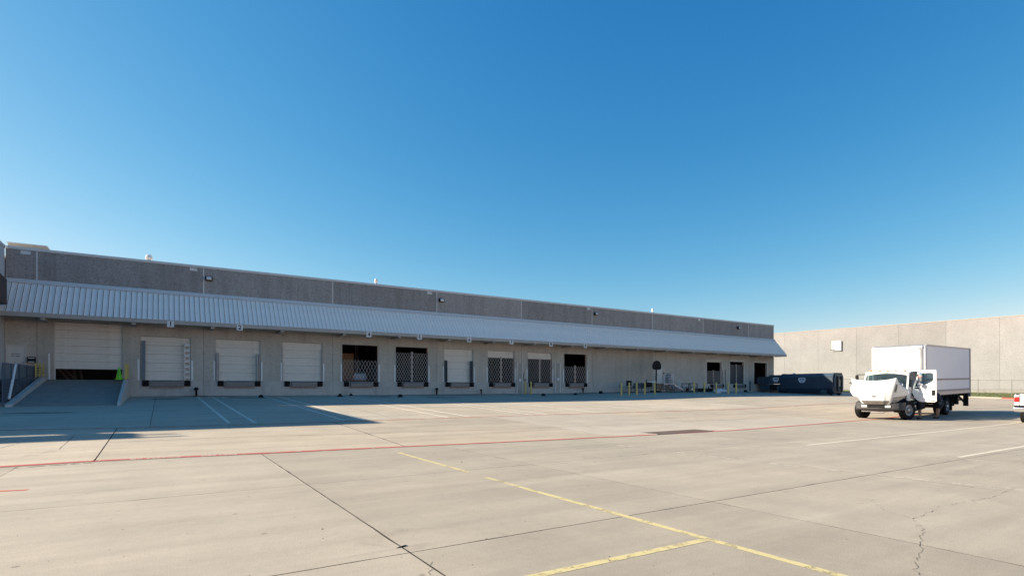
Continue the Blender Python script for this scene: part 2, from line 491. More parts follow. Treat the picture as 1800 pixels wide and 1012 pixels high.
red = lambda x: lerp_tab(RED, x); midj = lambda x: lerp_tab(MIDJ, x)
near_x = [2.13 + 4.72 * k for k in range(-4, 21)]
rows = [(-8.9, -4.1), (-4.1, .6), (.6, 5.3), (5.3, 10.0), (10.0, red)]
for r, (a, b) in enumerate(rows):
    for i in range(len(near_x) - 1):
        if r < 2 and (near_x[i] < -3 or near_x[i] > 40): continue
        g = .0055 if a == 5.3 else .003
        g2 = .0055 if b == 5.3 else (.012 if r == 4 else .003)
        hl = .0075 if abs(near_x[i] - 2.13) < .01 else .0025
        hr = .0075 if abs(near_x[i + 1] - 2.13) < .01 else .0025
        slab(near_x[i], near_x[i + 1], a, b, M['conc_near'], g, g2, hl, hr)
mid_x = [-8.5, -1.3, 5.9, 13.3, 20.6, 29.8, 38, 46, 54, 62, 70, 78, 88]
for i in range(len(mid_x) - 1):
    a, b = mid_x[i], mid_x[i + 1]
    hl = .012 if abs(a + 1.3) < .01 else (.012 if abs(a - 5.9) < .01 else .004)
    hr = .012 if abs(b + 1.3) < .01 else (.012 if abs(b - 5.9) < .01 else .004)
    if i == 0:
        slab(a, b, red, lambda x: 23.1, M['conc_mid'], .012, .008, hl, hr); continue
    pale = 13 < a < 29
    slab(a, b, red, midj, M['conc_new'] if pale else M['conc_mid'], .012, .01, hl, hr)
    slab(a, b, midj, lambda x: 23.1, M['conc_new'] if 13 < a < 20 else M['conc_mid'], .01, .008, hl, hr)
far_x = [-18.6, -9.5, -.37, 8.8, 17.9, 27, 36.1, 45.2, 54.3, 63.4, 72.5, 80, 88]
for i in range(len(far_x) - 1):
    slab(far_x[i], far_x[i + 1], 23.1, 34.2, M['conc_far'], .008, .003, .007, .007)
    slab(far_x[i], far_x[i + 1], 34.2, 45.55, M['conc_far'], .003, .003, .007, .007)
for y0, y1 in ((45.55, 52), (52, 60), (60, 70)):
    slab(72.3, 80, y0, y1, M['conc_far']); slab(80, 88, y0, y1, M['conc_far'])

def ribbon(name, pts, w, mat, lift=.0025, step=.6, par=yard):
    """painted strip along a polyline, draped on the yard"""
    P = [Vector((x, y)) for x, y in pts]; Q = [P[0]]
    for a, b in zip(P[:-1], P[1:]):
        n = max(1, int((b - a).length / step))
        Q += [a.lerp(b, i / n) for i in range(1, n + 1)]
    rows = []
    for i, q in enumerate(Q):
        d = (Q[min(i + 1, len(Q) - 1)] - Q[max(i - 1, 0)]).normalized(); nrm = Vector((-d.y, d.x)) * w / 2
        rows.append([(c.x, c.y, G(c.x, c.y) + lift) for c in (q + nrm, q - nrm)])
    m = MB(); m.grid(rows)
    return m.build(name, mat, par)

ribbon('red_line', [(x, red(x) + .13) for x in [-14, -2.85, -1.3, 2.26, 5.96, 11.2, 15, 19.35, 24, 29.55, 33, 40]], .16, M['redpaint'], .006)
ribbon('faded_red_line', [(-14, 23.6), (-4.43, 23.75), (-.39, 23.12), (6.2, 22.95), (17, 23.2), (31, 22.7), (41, 22.9), (75, 22.9)], .17, M['redfaint'], .005)
ribbon('red_line', [(-6, 12.6), (-2.22, 12.02), (-1.87, 11.93)], .14, M['redfaint'])
ribbon('faded_red_line', [(38, 17.6), (60, 18.4), (82, 19)], .15, M['redfaint'], .005)
ribbon('yellow_line', [(5.18, 13.7), (5.15, 9.75)], .1, M['yelpaint'])
ribbon('yellow_line', [(5.13, 9.0), (5.12, 7.6)], .1, M['yelfaint'])
ribbon('yellow_line', [(5.12, 7.6), (5.11, 4.0), (5.12, -2)], .105, M['yelpaint'])
ribbon('yellow_line', [(-1, 4.05), (2.78, 4.04), (5.055, 4.0)], .105, M['yelpaint'])
ribbon('white_line', [(16, 9.05), (26, 9.2), (40, 9.5)], .1, M['whtpaint'])
ribbon('white_line', [(16.3, 5.5), (30, 5.6)], .1, M['whtpaint'])
ribbon('faded_white_line', [(11.35, 12.2), (11.45, 7.2), (11.6, 5.2), (11.95, 3.1)], .075, M['whtfaint'])
for a, b in (((2.07, 44.2), (2.19, 23.9)), ((2.97, 44.2), (3.08, 23.6)), ((6.3, 44.2), (6.5, 23.4)), ((7.3, 44.2), (7.35, 23.4)),
             ((11.2, 44.2), (11.3, 23.4)), ((12.3, 44.2), (12.4, 23.4)), ((15.9, 44.2), (16.0, 23.4)), ((16.9, 44.2), (17.0, 23.4)), ((20.6, 44.2), (20.7, 23.4)),
             ((25.2, 44.2), (25.2, 23.4)), ((29.8, 44.2), (29.8, 23.4))):
    ribbon('bay_line', [a, b], .13, M['whtbay'], .004)
# stencilled words inside the red line
for txt, x, y in (('NO PARKING', -.12, 15.48), ('FIRE LANE', 1.2, 15.38)):
    vs, fs = text_mesh(txt, .14, .001, .003, 1.25)
    a = -.09
    m = MB(); m.mesh([(x + v.x * math.cos(a) - v.y * math.sin(a), y + v.x * math.sin(a) + v.y * math.cos(a), G(x, y) + .010 + v.z + .0367 * v.y) for v in vs], fs)
    m.build('stencilled_words', M['ltrpaint'], yard)

def crack(pts, w, amp, seed):
    rnd = random.Random(seed)
    m = MB()
    P = [Vector(p) for p in pts]; Q = [P[0]]
    for a, b in zip(P[:-1], P[1:]):
        n = max(2, int((b - a).length / .07)); nn = Vector((-(b - a).y, (b - a).x)).normalized()
        Q += [a.lerp(b, i / n) + nn * rnd.gauss(0, amp) for i in range(1, n + 1)]
    for a, b in zip(Q[:-1], Q[1:]):
        if rnd.random() < .3: continue
        d = (b - a).normalized(); n = Vector((-d.y, d.x)); w0, w1 = w * rnd.uniform(.3, 1.3) / 2, w * rnd.uniform(.3, 1.3) / 2
        m.face([(p.x, p.y, G(p.x, p.y) + .003) for p in (a + n * w0, a - n * w0, b - n * w1, b + n * w1)])
    return m.build('crack', M['crack'], yard)
crack([(5.5, 1.9), (5.66, 2.2), (6.4, 2.5), (6.75, 2.62), (7.4, 2.85), (8.1, 3.2), (9.26, 3.36), (10.6, 3.2), (12.1, 3.3)], .0055, .022, 3)
crack([(8.1, 3.2), (8.4, 3.7), (9.0, 4.1)], .004, .02, 4)
crack([(2.2, 4.9), (2.0, 4.5), (1.75, 4.3), (1.6, 4.2)], .008, .012, 5)
crack([(-2.26, 21.5), (-2.22, 18.1)], .025, .006, 6)
crack([(-3.2, 20.1), (-3.52, 18.8)], .02, .008, 7)
crack([(-2.6, 15.25), (-1.9, 15.32), (-1.32, 15.36)], .07, .012, 8)
crack([(10.7, 14.25), (11.4, 14.2)], .05, .01, 9)
crack([(15, 10.9), (17.2, 11.2)], .006, .02, 10)

# small stones and chips lying about, nobody would count them
deb = MB(); rnd = random.Random(5)
for k in range(420):
    d = 3 + 26 * rnd.random() ** 1.6; t = R(rnd.uniform(-48, 62))
    hx, hy = CX * math.cos(t) + CY * math.sin(t), CY * math.cos(t) - CX * math.sin(t)
    x, y = hx * d, hy * d
    if y > 40 or x > 80: continue
    r = rnd.uniform(.003, .010) * (1 + (rnd.random() < .04) * 2.2)
    z = G(x, y); n = 5; a0 = rnd.random() * 6
    top = [(x + r * math.cos(a0 + i * 1.257) * rnd.uniform(.6, 1.3), y + r * math.sin(a0 + i * 1.257) * rnd.uniform(.6, 1.3), z) for i in range(n)]
    c = (x, y, z + r * .8)
    for i in range(n): deb.face([top[i], top[(i + 1) % n], c])
tag(deb.build('debris', paint('stone_chips', (.16, .14, .12), .9, 0, .4, 9)), 'scattered small stone chips and grit on the concrete yard', 'debris', kind='stuff')
m = MB((2.13, 5.55, 0))
m.mesh([(2.13 + (a - 2.13) * .5, 5.55 + (b - 5.55) * .5, c * .5) for a, b, c in [(2.0, 5.5, .004), (2.12, 5.55, .004), (2.28, 5.58, .004), (2.22, 5.53, .03), (2.08, 5.5, .022), (2.15, 5.48, .004)]], [(0, 5, 2, 1), (0, 1, 4), (1, 2, 3), (1, 3, 4), (0, 4, 5), (4, 3, 5), (3, 2, 5)])
tag(m.build('rubber_scrap', M['rubber'], loc=(2.13, 5.55, 0)), 'small curled black rubber scrap lying beside the slab joint crossing', 'scrap')

# drain grate in the valley
t = tag(empty('drain_grate', (16.6, 13.95, 0)), 'long rusty steel drain grate set in the yard beside the red line', 'grate')
m = MB((16.6, 13.95, 0)); z = .012
for x0, x1, y0, y1 in ((15.0, 18.15, 13.95, 14.0), (15.0, 18.15, 14.75, 14.8), (15.0, 15.05, 14.0, 14.75), (18.1, 18.15, 14.0, 14.75)): m.box(x0, x1, y0, y1, z - .05, z + .012)
m.build('frame', M['steel'], t)
for k in range(3):
    m = MB((16.6, 13.95, 0)); x0 = 15.07 + k * 1.01
    for i in range(14): m.box(x0 + i * .072, x0 + i * .072 + .028, 14.0, 14.75, z - .03, z + .008)
    m.box(x0, x0 + 1.0, 14.36, 14.39, z - .03, z + .006)
    m.build('grate_bars', paint('rusty_grate', (.09, .065, .05), .8, .2, .3, 6) if k == 0 else bpy.data.materials['rusty_grate'], t)
m = MB((16.6, 13.95, 0)); m.box(15.03, 18.12, 13.98, 14.77, .0085, .0095); m.build('pit', M['rubber'], t)

# ------------------------------------------------------------------ warehouse
WY = 45.5; ROOF = 10.3; TOP = 10.47; DOCK = 2.23; BASE = 1.05
WL = Vector((32, 45.5, 1.1))
wh = tag(empty('warehouse', WL), 'long low warehouse of grey aggregate panels with a row of loading docks', 'warehouse')

def holed(m, xs, zs, holes, y0, y1, x0, x1, z0, z1):
    """wall x0..x1, z0..z1 between y0 and y1 with rectangular holes and their reveals"""
    X = sorted({x0, x1, *[h[0] for h in holes], *[h[1] for h in holes], *xs}); Z = sorted({z0, z1, *[h[2] for h in holes], *[h[3] for h in holes], *zs})
    X = [x for x in X if x0 <= x <= x1]; Z = [z for z in Z if z0 <= z <= z1]
    solid = lambda i, k: 0 <= i < len(X) - 1 and 0 <= k < len(Z) - 1 and not any(h[0] <= (X[i] + X[i + 1]) / 2 <= h[1] and h[2] <= (Z[k] + Z[k + 1]) / 2 <= h[3] for h in holes)
    for i in range(len(X) - 1):
        for k in range(len(Z) - 1):
            if not solid(i, k): continue
            a, b, c, d = X[i], X[i + 1], Z[k], Z[k + 1]
            m.face([(a, y0, c), (b, y0, c), (b, y0, d), (a, y0, d)])
            m.face([(b, y1, c), (a, y1, c), (a, y1, d), (b, y1, d)])
            if not solid(i - 1, k): m.face([(a, y1, c), (a, y0, c), (a, y0, d), (a, y1, d)])
            if not solid(i + 1, k): m.face([(b, y0, c), (b, y1, c), (b, y1, d), (b, y0, d)])
            if not solid(i, k - 1): m.face([(a, y1, c), (b, y1, c), (b, y0, c), (a, y0, c)])
            if not solid(i, k + 1): m.face([(a, y0, d), (b, y0, d), (b, y1, d), (a, y1, d)])

dock_c = [.22 + 4.568 * k for k in range(9)]
doors = [(-5.84, -2.24, 5.95)] + [(c - 1.5, c + 1.5, 5.25) for c in dock_c] + [(57.85, 60.75, 5.15), (62.45, 65.35, 5.15), (67.6, 70.5, 5.15)]
holes = [(a, b, DOCK - .02, t) for a, b, t in doors] + [(48.95, 49.9, DOCK - .02, 4.4), (-8.15, -7.2, DOCK - .02, 4.35)]
joints = [-8.2, -6.68, 2.53, 11.67, 20.85, 29.95, 39.05, 48.2, 57.2, 66.4, 72.15]
scup = [-7.22, 1.9, 20.14, 38.58, 56.41]
for a, b in zip(joints[:-1], joints[1:]):
    hs = [(max(a + .011, h[0]), min(b - .011, h[1]), h[2], h[3]) for h in holes if h[1] > a + .02 and h[0] < b - .02]
    m = MB(WL); holed(m, [], [], hs, WY, WY + .25, a + .011, b - .011, DOCK - .0, 8.42); m.build('wall_panel', M['agg'], wh)
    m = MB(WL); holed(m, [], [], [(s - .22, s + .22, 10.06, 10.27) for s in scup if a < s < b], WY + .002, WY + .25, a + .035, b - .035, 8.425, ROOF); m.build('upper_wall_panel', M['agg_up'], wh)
    m = MB(WL); m.box(a + .007, b - .007, WY - .018, WY + .3, .3, DOCK - .004); m.build('plinth', M['plinth'], wh)
    if b < 72:
        m = MB(WL); m.box(b - .04, b + .04, WY + .008, WY + .1, 8.43, ROOF - .01); m.build('joint_sealant', M['sealant'], wh)
        m = MB(WL); m.box(b - .015, b + .015, WY + .03, WY + .1, DOCK, 8.42); m.build('joint_backing', M['crack'], wh)
    m = MB(WL); m.box(a + .002, b - .002, WY - .045, WY + .3, ROOF + .003, TOP); m.build('coping', M['coping'], wh)
for s in scup:
    m = MB(WL)
    for q in ((s - .235, s - .215, 10.06, 10.27), (s + .215, s + .235, 10.06, 10.27), (s - .235, s + .235, 10.045, 10.06), (s - .235, s + .235, 10.27, 10.285)):
        m.box(q[0], q[1], WY - .03, WY + .26, q[2], q[3])
    m.box(s - .215, s + .215, WY + .02, WY + .035, 10.07, 10.26)
    m.build('scupper', M['signwhite'], wh)
# shell: roof, end, back, floor, interior
m = MB(WL); m.box(-30, 72.1, WY + .3, 110, 9.75, 9.9); m.build('roof', M['rooftop'], wh)
m = MB(WL); m.box(71.9, 72.14, WY + .3, 110, .3, 10.4); m.build('end_wall', M['agg'], wh)
m = MB(WL); m.box(-30, 72.1, 110, 110.3, .3, 10.4); m.build('back_wall', M['agg'], wh)
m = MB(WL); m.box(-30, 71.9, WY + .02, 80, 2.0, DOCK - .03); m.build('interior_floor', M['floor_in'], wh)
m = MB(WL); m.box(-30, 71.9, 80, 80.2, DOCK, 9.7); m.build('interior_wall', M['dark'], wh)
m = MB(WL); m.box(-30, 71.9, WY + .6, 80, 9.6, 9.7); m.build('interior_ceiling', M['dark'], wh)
m = MB(WL); m.box(-8.2, 71.9, WY + .251, WY + .3, 5.99, 9.6); m.build('interior_dark_sheet', M['dark'], wh)
m = MB(WL); m.box(71.6, 71.88, WY + .31, 80, DOCK - .02, 9.6); m.build('interior_dark_sheet', M['dark'], wh)  # added dark sheet, keeps the end wall black behind the last door
m = MB(WL)
for x in (12, 18.6, 22.9, 32, 41.2): m.box(x - .15, x + .15, 62, 62.3, DOCK, 9.6)
m.build('interior_column', M['bluegrey'], wh)
# wing at the left, forward of the dock wall
for y0, y1 in ((34.8, 38.3), (38.3, 41.9), (41.9, 45.49)):
    m = MB(WL); m.box(-8.45, -8.2, y0 + .008, y1 - .008, .3, ROOF); m.build('wing_wall', M['stucco'], wh)
m = MB(WL); m.box(-30, -8.46, 34.8, 35.05, .3, ROOF); m.build('wing_front', M['stucco'], wh)
m = MB(WL); m.box(-30, -8.45, 35.05, 45.5, 9.75, 9.9); m.build('wing_roof', M['rooftop'], wh)
m = MB(WL); m.box(-8.5, -8.15, 34.75, 45.4, ROOF, TOP); m.build('coping', M['coping'], wh)
m = MB(WL); m.box(-30, -8.51, 34.75, 35.1, ROOF, TOP); m.build('coping', M['coping'], wh)
m = MB(WL); m.prism([(-8.19, 8.55), (-8.05, 8.45), (-7.75, 8.1), (-7.75, 6.6), (-8.19, 6.6)], 1, 36.5, 43.55); m.build('brown_awning', M['brick'], wh)

# canopy: frame with standing-seam panels as its pieces
PW = .305; CX0, CX1 = -8.15, 72.2
cy0, cz0, cy1, cz1 = WY - .04, 8.36, 43.72, 6.25
can = MB(WL)
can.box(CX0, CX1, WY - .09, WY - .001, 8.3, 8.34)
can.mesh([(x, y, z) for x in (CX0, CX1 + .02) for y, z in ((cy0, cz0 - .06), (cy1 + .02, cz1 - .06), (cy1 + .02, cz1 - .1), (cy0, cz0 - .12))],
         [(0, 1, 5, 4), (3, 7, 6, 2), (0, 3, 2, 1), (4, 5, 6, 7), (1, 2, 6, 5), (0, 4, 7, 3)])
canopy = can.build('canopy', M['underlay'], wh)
canopy['label'] = 'sloped standing-seam metal canopy running above all the dock doors'
npan = int((CX1 - CX0) / PW)
PW = (CX1 - CX0) / npan
def canopy_panel():
    dy, dz = cy1 - cy0, cz1 - cz0; L = math.hypot(dy, dz); ny, nz = -dz / L * -1, dy / L * -1
    nrm = Vector((0, -abs(dz) / L, abs(dy) / L))
    m = MB()
    a, b = Vector((0, 0, 0)), Vector((0, dy, dz))
    prof = [(0.012, -.02), (.013, 0), (PW - .046, 0), (PW - .044, .05), (PW - .020, .05), (PW - .018, -.02)]
    r0 = [a + Vector((x, 0, 0)) + nrm * h for x, h in prof]; r1 = [b + Vector((x, 0, 0)) + nrm * h for x, h in prof]
    m.grid([r0, r1])
    m.face([b + Vector((0, 0, 0)), b + Vector((PW, 0, 0)), b + Vector((PW, 0, 0)) - nrm * .03, b - nrm * .03])
    m.face([r1[2], r1[3], r1[4], r1[5]])
    return m.data('canopy_panel', M['canopy'])
pm = canopy_panel()
for k in range(npan): link('canopy_panel', pm, canopy, Vector((CX0 + k * PW, cy0, cz0)) - WL)
for a in range(11):
    x0 = CX0 + a * (CX1 + .03 - CX0) / 11; x1 = CX0 + (a + 1) * (CX1 + .03 - CX0) / 11
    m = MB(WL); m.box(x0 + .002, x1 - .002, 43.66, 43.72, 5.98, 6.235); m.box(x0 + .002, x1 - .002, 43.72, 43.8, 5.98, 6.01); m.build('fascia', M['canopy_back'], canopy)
    m = MB(WL); m.mesh([(x, y, z) for x in (x0 + .002, x1 - .002) for y, z in ((WY - .002, 8.5), (WY - .1, 8.47), (WY - .2, 8.26), (WY - .22, 8.22))], [(0, 1, 5, 4), (1, 2, 6, 5), (2, 3, 7, 6)])
    m.build('head_flashing', M['coping'], canopy)
m = MB(WL); m.prism([(cy0, cz0 + .06), (cy1 - .03, cz1 + .02), (cy1 - .03, 6.0), (cy0, 6.0)], 0, CX1 + .025, CX1 + .05); m.build('canopy_end', M['canopy'], canopy)
for k in range(18):
    x = -6.15 + 4.568 * k
    if x < 71.5:
        m = MB(WL); m.box(x - .11, x + .11, 43.75, WY - .01, 5.84, 5.972); m.build('bracket', M['canopy_back'], canopy)

# overhead doors
def door_section(w, h, mat, key):
    """ribbed steel section: two shallow ribs, rounded meeting edges"""
    prof = [(.018, .0), (.0, .010), (0, h * .40), (.016, h * .41), (.016, h * .43), (0, h * .445), (0, h - .010), (.018, h)]
    m = MB()
    m.grid([[(x, y, z) for y, z in prof] for x in (-w / 2, w / 2)])
    m.mesh([(x, y, z) for x in (-w / 2, w / 2) for y, z in ((.04, 0), (.04, h))], [(0, 1, 3, 2)])
    return m.data('door_section', mat)
sec_cache = {}
def overhead_door(a, b, z0, z1, mat, name='overhead_door', y=WY + .16, n=5, sech=None):
    w = b - a; h = sech or (z1 - z0) / n
    fr = MB(WL)
    holed(fr, [], [], [(a + .05, b - .05, DOCK, z1 - .02)], y - .03, y + .06, a, b, DOCK, z1 + .0)
    d = fr.build(name, M['door_man'] if mat is M['door'] else mat, wh)
    key = (round(w, 2), round(h, 3), mat.name)
    if key not in sec_cache: sec_cache[key] = door_section(w - .104, h - .007, mat, key)
    k = 0; z = z1 - h
    while z > z0 - h * .2:
        link('door_section', sec_cache[key], d, Vector(((a + b) / 2, y, z + .002)) - WL); z -= h
    return d
overhead_door(-5.84, -2.24, 2.92, 5.93, M['door'], n=6)
for k in (0, 1, 2, 5): overhead_door(dock_c[k] - 1.5, dock_c[k] + 1.5, DOCK, 5.24, M['door'])
for k in (6, 7): overhead_door(dock_c[k] - 1.5, dock_c[k] + 1.5, 4.60, 5.24, M['door'], n=1)
overhead_door(57.85, 60.75, 4.98, 5.14, M['door'], n=1)
overhead_door(62.45, 65.35, DOCK, 4.75, M['door_dark'], n=7)
m = MB(WL); m.tube((63.85, WY + .08, DOCK), (63.85, WY + .08, 4.85), .05, 8); m.build('door_pole', M['galv'], wh)
# frames, guards, levellers, bumpers for each dock
lip_prof = [(0, 0), (-.16, -.03), (-.20, -.09), (-.16, -.40), (-.13, -.42), (-.1, -.1), (0, -.06)]
bump_m = MB(); bump_m.box(-.19, .19, -.13, 0, -.40, 0)
for sx in (-.1, .1):
    for sz in (-.1, -.3): bump_m.tube((sx, -.14, sz), (sx, -.12, sz), .025, 6)
bump_m = bump_m.data('dock_bumper', M['rubber'], bevel=.012)
lip_m = MB(); lip_m.prism(lip_prof, 0, -.92, .92)
for i in range(9): lip_m.tube((-.85 + i * .2, -.03, -.005), (-.73 + i * .2, -.03, -.005), .025, 6)
lip_m = lip_m.data('dock_leveller_lip', M['steel'])
strip_m = MB(); strip_m.box(-.055, .055, -.035, 0, 0, 1.42); strip_m = strip_m.data('jamb_guard', M['white'], bevel=.006)
for k, c in enumerate(dock_c):
    link('dock_leveller_lip', lip_m, wh, Vector((c + .06, WY - .018, DOCK - .03)) - WL)
    for s in (-1.18, 1.3): link('dock_bumper', bump_m, wh, Vector((c + s, WY - .018, DOCK - .02)) - WL)
    for s in (-1.585, 1.585): link('jamb_guard', strip_m, wh, Vector((c + s, WY, DOCK)) - WL)
    m = MB(WL); m.box(c - .98, c + 1.1, WY - .035, WY - .0185, 1.62, DOCK - .03); m.build('leveller_pit_frame', M['steel'], wh)
for c in (59.3, 63.9):
    for s in (-.6, 1.6): link('dock_bumper', bump_m, wh, Vector((c + s, WY - .018, DOCK - .06)) - WL)
    link('dock_leveller_lip', lip_m, wh, Vector((c + .5, WY - .018, DOCK - .1)) - WL)
    m = MB(WL)
    for q in (c - 1.56, c + 1.46): m.box(q, q + .1, WY - .02, WY, DOCK, 5.149)
    m.box(c - 1.56, c + 1.56, WY - .02, WY, 5.15, 5.3); m.build('door_frame', M['door_man'], wh)
m = MB(WL)
for q in (67.48, 70.5): m.box(q, q + .12, WY - .02, WY, DOCK, 5.149)
m.box(67.48, 70.62, WY - .02, WY, 5.15, 5.27); m.build('door_frame', M['door_man'], wh)
def channel(x, z1, w, mat, name='track_guard', d=.14):
    m = MB(WL); m.box(x - w / 2, x - w / 2 + .02, WY - d, WY + .12, DOCK, z1); m.box(x + w / 2 - .02, x + w / 2, WY - d, WY + .12, DOCK, z1); m.box(x - w / 2, x + w / 2, WY + .1, WY + .119, DOCK, z1)
    return m.build(name, mat, wh)
m = MB(WL); m.box(-1.16, -.98, WY - .1, WY + .12, DOCK, 4.92)
for z in (2.8, 3.5, 4.2, 4.8): m.box(-.98, -.95, WY - .06, WY - .02, z, z + .05)
m.build('track_guard', M['bluegrey'], wh)
m = MB(WL)
for x in (1.32, 1.62): m.box(x, x + .05, WY - .08, WY - .02, DOCK, 4.85)
for i in range(7): m.box(1.37, 1.62, WY - .06, WY - .03, DOCK + .12 + i * .38, DOCK + .3 + i * .38)
m.build('track_guard', M['galv'], wh)
for x, z in ((3.42, 4.25), (6.12, 4.25)): channel(x, z, .16, M['galv'])
for x, z in ((7.84, 4.85), (10.84, 4.72)): channel(x, z, .07, M['galv'], d=.05)
for x, z in ((21.75, 4.2), (24.33, 4.2)): channel(x, z, .17, M['bluegrey'])

# person doors
def man_door(name, a, b, z0, z1, hinge_left=True):
    fr = MB(WL)
    fr.box(a, a + .05, WY - .015, WY + .1, z0, z1); fr.box(b - .05, b, WY - .015, WY + .1, z0, z1); fr.box(a + .05, b - .05, WY - .015, WY + .1, z1 - .05, z1)
    d = fr.build(name, M['door_man'], wh)
    m = MB(WL); m.box(a + .055, b - .055, WY + .02, WY + .065, z0, z1 - .055); m.build('door_leaf', M['door_man'], d)
    m = MB(WL); x = b - .14 if hinge_left else a + .14
    m.tube((x, WY + .02, z0 + 1.0), (x, WY - .05, z0 + 1.0), .018, 8); m.tube((x, WY - .045, z0 + 1.0), (x - .11, WY - .045, z0 + 1.0), .012, 8); m.box(x - .035, x + .035, WY + .01, WY + .019, z0 + .9, z0 + 1.12)
    m.build('door_handle', M['galv'], d)
    return d
md = man_door('person_door', -8.15, -7.2, DOCK, 4.35)
md['label'] = 'grey steel person door with emergency exit lettering'
for txt, z, sz, mt in (('EMERGENCY', 3.80, .075, 'ink_grey'), ('EXIT ONLY', 3.67, .085, 'ink')):
    vs, fs = text_mesh(txt, sz, .002, .003)
    m = MB(WL); m.mesh([(-7.7 + v.x, WY + .018 - v.z, z + v.y) for v in vs], fs); m.build('door_lettering', M[mt], md)
man_door('person_door', 48.95, 49.9, DOCK, 4.4, False)

# ------------------------------------------------------------------ scissor gates
def scissor_gate(k, z1, pw, rows, leaves, label, a=None, b=None, mat='gate'):
    c = dock_c[k] if a is None else (a + b) / 2
    a = c - 1.44 if a is None else a; b = c + 1.44 if b is None else b
    O = Vector((c, WY + .06, DOCK))
    t = tag(empty('scissor_gate', O), label, 'gate', 'folding scissor gates across the open dock doors')
    h = z1 - DOCK - .1; z0 = DOCK + .08
    for lf in range(leaves):
        x0 = a + (b - a) * lf / leaves + .03; x1 = a + (b - a) * (lf + 1) / leaves - .03
        n = max(3, round((x1 - x0) / pw)); w = (x1 - x0) / n; rh = h / rows
        m = MB(O)
        # crossing slats, each zigzagging one diamond row at a time (riveted lattice)
        for j in range(rows):
            for i in range(n):
                xa, xb, xm = x0 + i * w, x0 + (i + 1) * w, x0 + (i + .5) * w
                za, zb, zm = z0 + j * rh, z0 + (j + 1) * rh, z0 + (j + .5) * rh
                for p, q, yy in (((xa, zm), (xm, zb), 0), ((xb, zm), (xm, zb), .008), ((xa, zm), (xm, za), .008), ((xb, zm), (xm, za), 0)):
                    m.bar((p[0], WY + .06 + yy, p[1]), (q[0], WY + .06 + yy, q[1]), .017, .006)
        o = m.build('lattice', M[mat], t); o['kind'] = 'stuff'
    for x in [a] + [b] + ([c - .05, c + .05] if leaves == 2 else []):
        m = MB(O); m.box(x - .018, x + .018, WY + .04, WY + .09, DOCK, z1 - .02 + (.12 if leaves == 2 and abs(x - c) < .1 else 0)); m.build('post', M['galv'] if abs(x - c) < .1 else M['bluegrey'], t)
    m = MB(O); m.box(a, b, WY + .05, WY + .08, DOCK + .01, DOCK + .05); m.build('bottom_track', M['black'], t)
    return t
scissor_gate(3, 4.02, .285, 3, 1, 'low scissor gate with wide diamonds across open dock 4')
scissor_gate(4, 4.78, .22, 6, 2, 'tall double scissor gate across dark dock 5')
scissor_gate(6, 4.62, .29, 5, 2, 'double scissor gate with bright centre post under dock 7 half-raised door', mat='gatedark')
scissor_gate(7, 4.62, .29, 5, 2, 'double scissor gate under dock 8 half-raised door, between the two wall ladders', mat='gatedark')
scissor_gate(8, 3.98, .29, 3, 2, 'low double scissor gate across open dock 9, right of the ladders', mat='gatedark')
scissor_gate(0, 3.9, .22, 5, 2, 'leaning scissor gate in far open dock left of the dark slatted door', 57.95, 60.5, 'gatedark')

# goods seen inside dock 4
t = tag(empty('wooden_crate', (13.75, 48.6, DOCK)), 'tall brown wooden crate standing inside dark dock 4', 'crate')
m = MB((13.75, 48.6, DOCK)); m.box(13.3, 14.2, 48.62, 49.5, DOCK, 4.62); m.build('crate_body', M['wood'], t)
for q in ((13.25, 13.37, DOCK, 4.72), (14.13, 14.25, DOCK, 4.72)):
    m = MB((13.75, 48.6, DOCK)); m.box(q[0], q[1], 48.56, 48.62, q[2], q[3]); m.build('batten', M['wood'], t)
for z in (DOCK, 3.4, 4.6):
    m = MB((13.75, 48.6, DOCK)); m.box(13.37, 14.13, 48.56, 48.615, z, z + .12); m.build('batten', M['wood'], t)
t = tag(empty('wrapped_pallet', (14.3, 47.2, DOCK)), 'low blue film-wrapped load on a pallet behind dock 4 gate', 'pallet load')
m = MB((14.3, 47.2, DOCK)); m.box(13.8, 14.85, 46.8, 47.7, DOCK + .14, 2.95); m.build('wrapped_load', M['wrap'], t, bevel=.08)
m = MB((14.3, 47.2, DOCK))
for y in (46.8, 47.2, 47.6): m.box(13.8, 14.85, y, y + .1, DOCK, DOCK + .1)
for i in range(6): m.box(13.8 + i * .19, 13.92 + i * .19, 46.8, 47.7, DOCK + .1, DOCK + .135)
m.build('pallet', M['wood'], t)

# ------------------------------------------------------------------ dock number signs
for n_, x, w_ in ((1, .48, 'above the closed door with the ladder-like guard'), (2, 4.68, 'above the cream door with two short steel guards'), (4, 14.05, 'above the open dock with the brown crate'),
                  (5, 18.4, 'above the dark dock with the tall double gate'), (6, 23.15, 'above the closed door right of the tall gate'), (7, 27.6, 'above the half-raised door left of the wall ladders'),
                  (8, 32.2, 'above the half-raised door between the wall ladders'), (9, 36.55, 'above the black open dock right of both ladders')):
    O = (x, 43.64, 5.97)
    t = tag(empty('number_sign', O), 'white canopy sign %d %s' % (n_, w_), 'sign', 'dock number signs along the canopy fascia')
    m = MB(O); m.box(x - .2, x + .2, 43.635, 43.655, 5.78, 6.19); m.build('sign_plate', M['signwhite'], t)
    vs, fs = text_mesh(str(n_), .42, .004, .012)
    m = MB(O); m.mesh([(x + v.x, 43.632 - v.z, 5.985 + v.y) for v in vs], fs); m.build('digit', M['ink'], t)

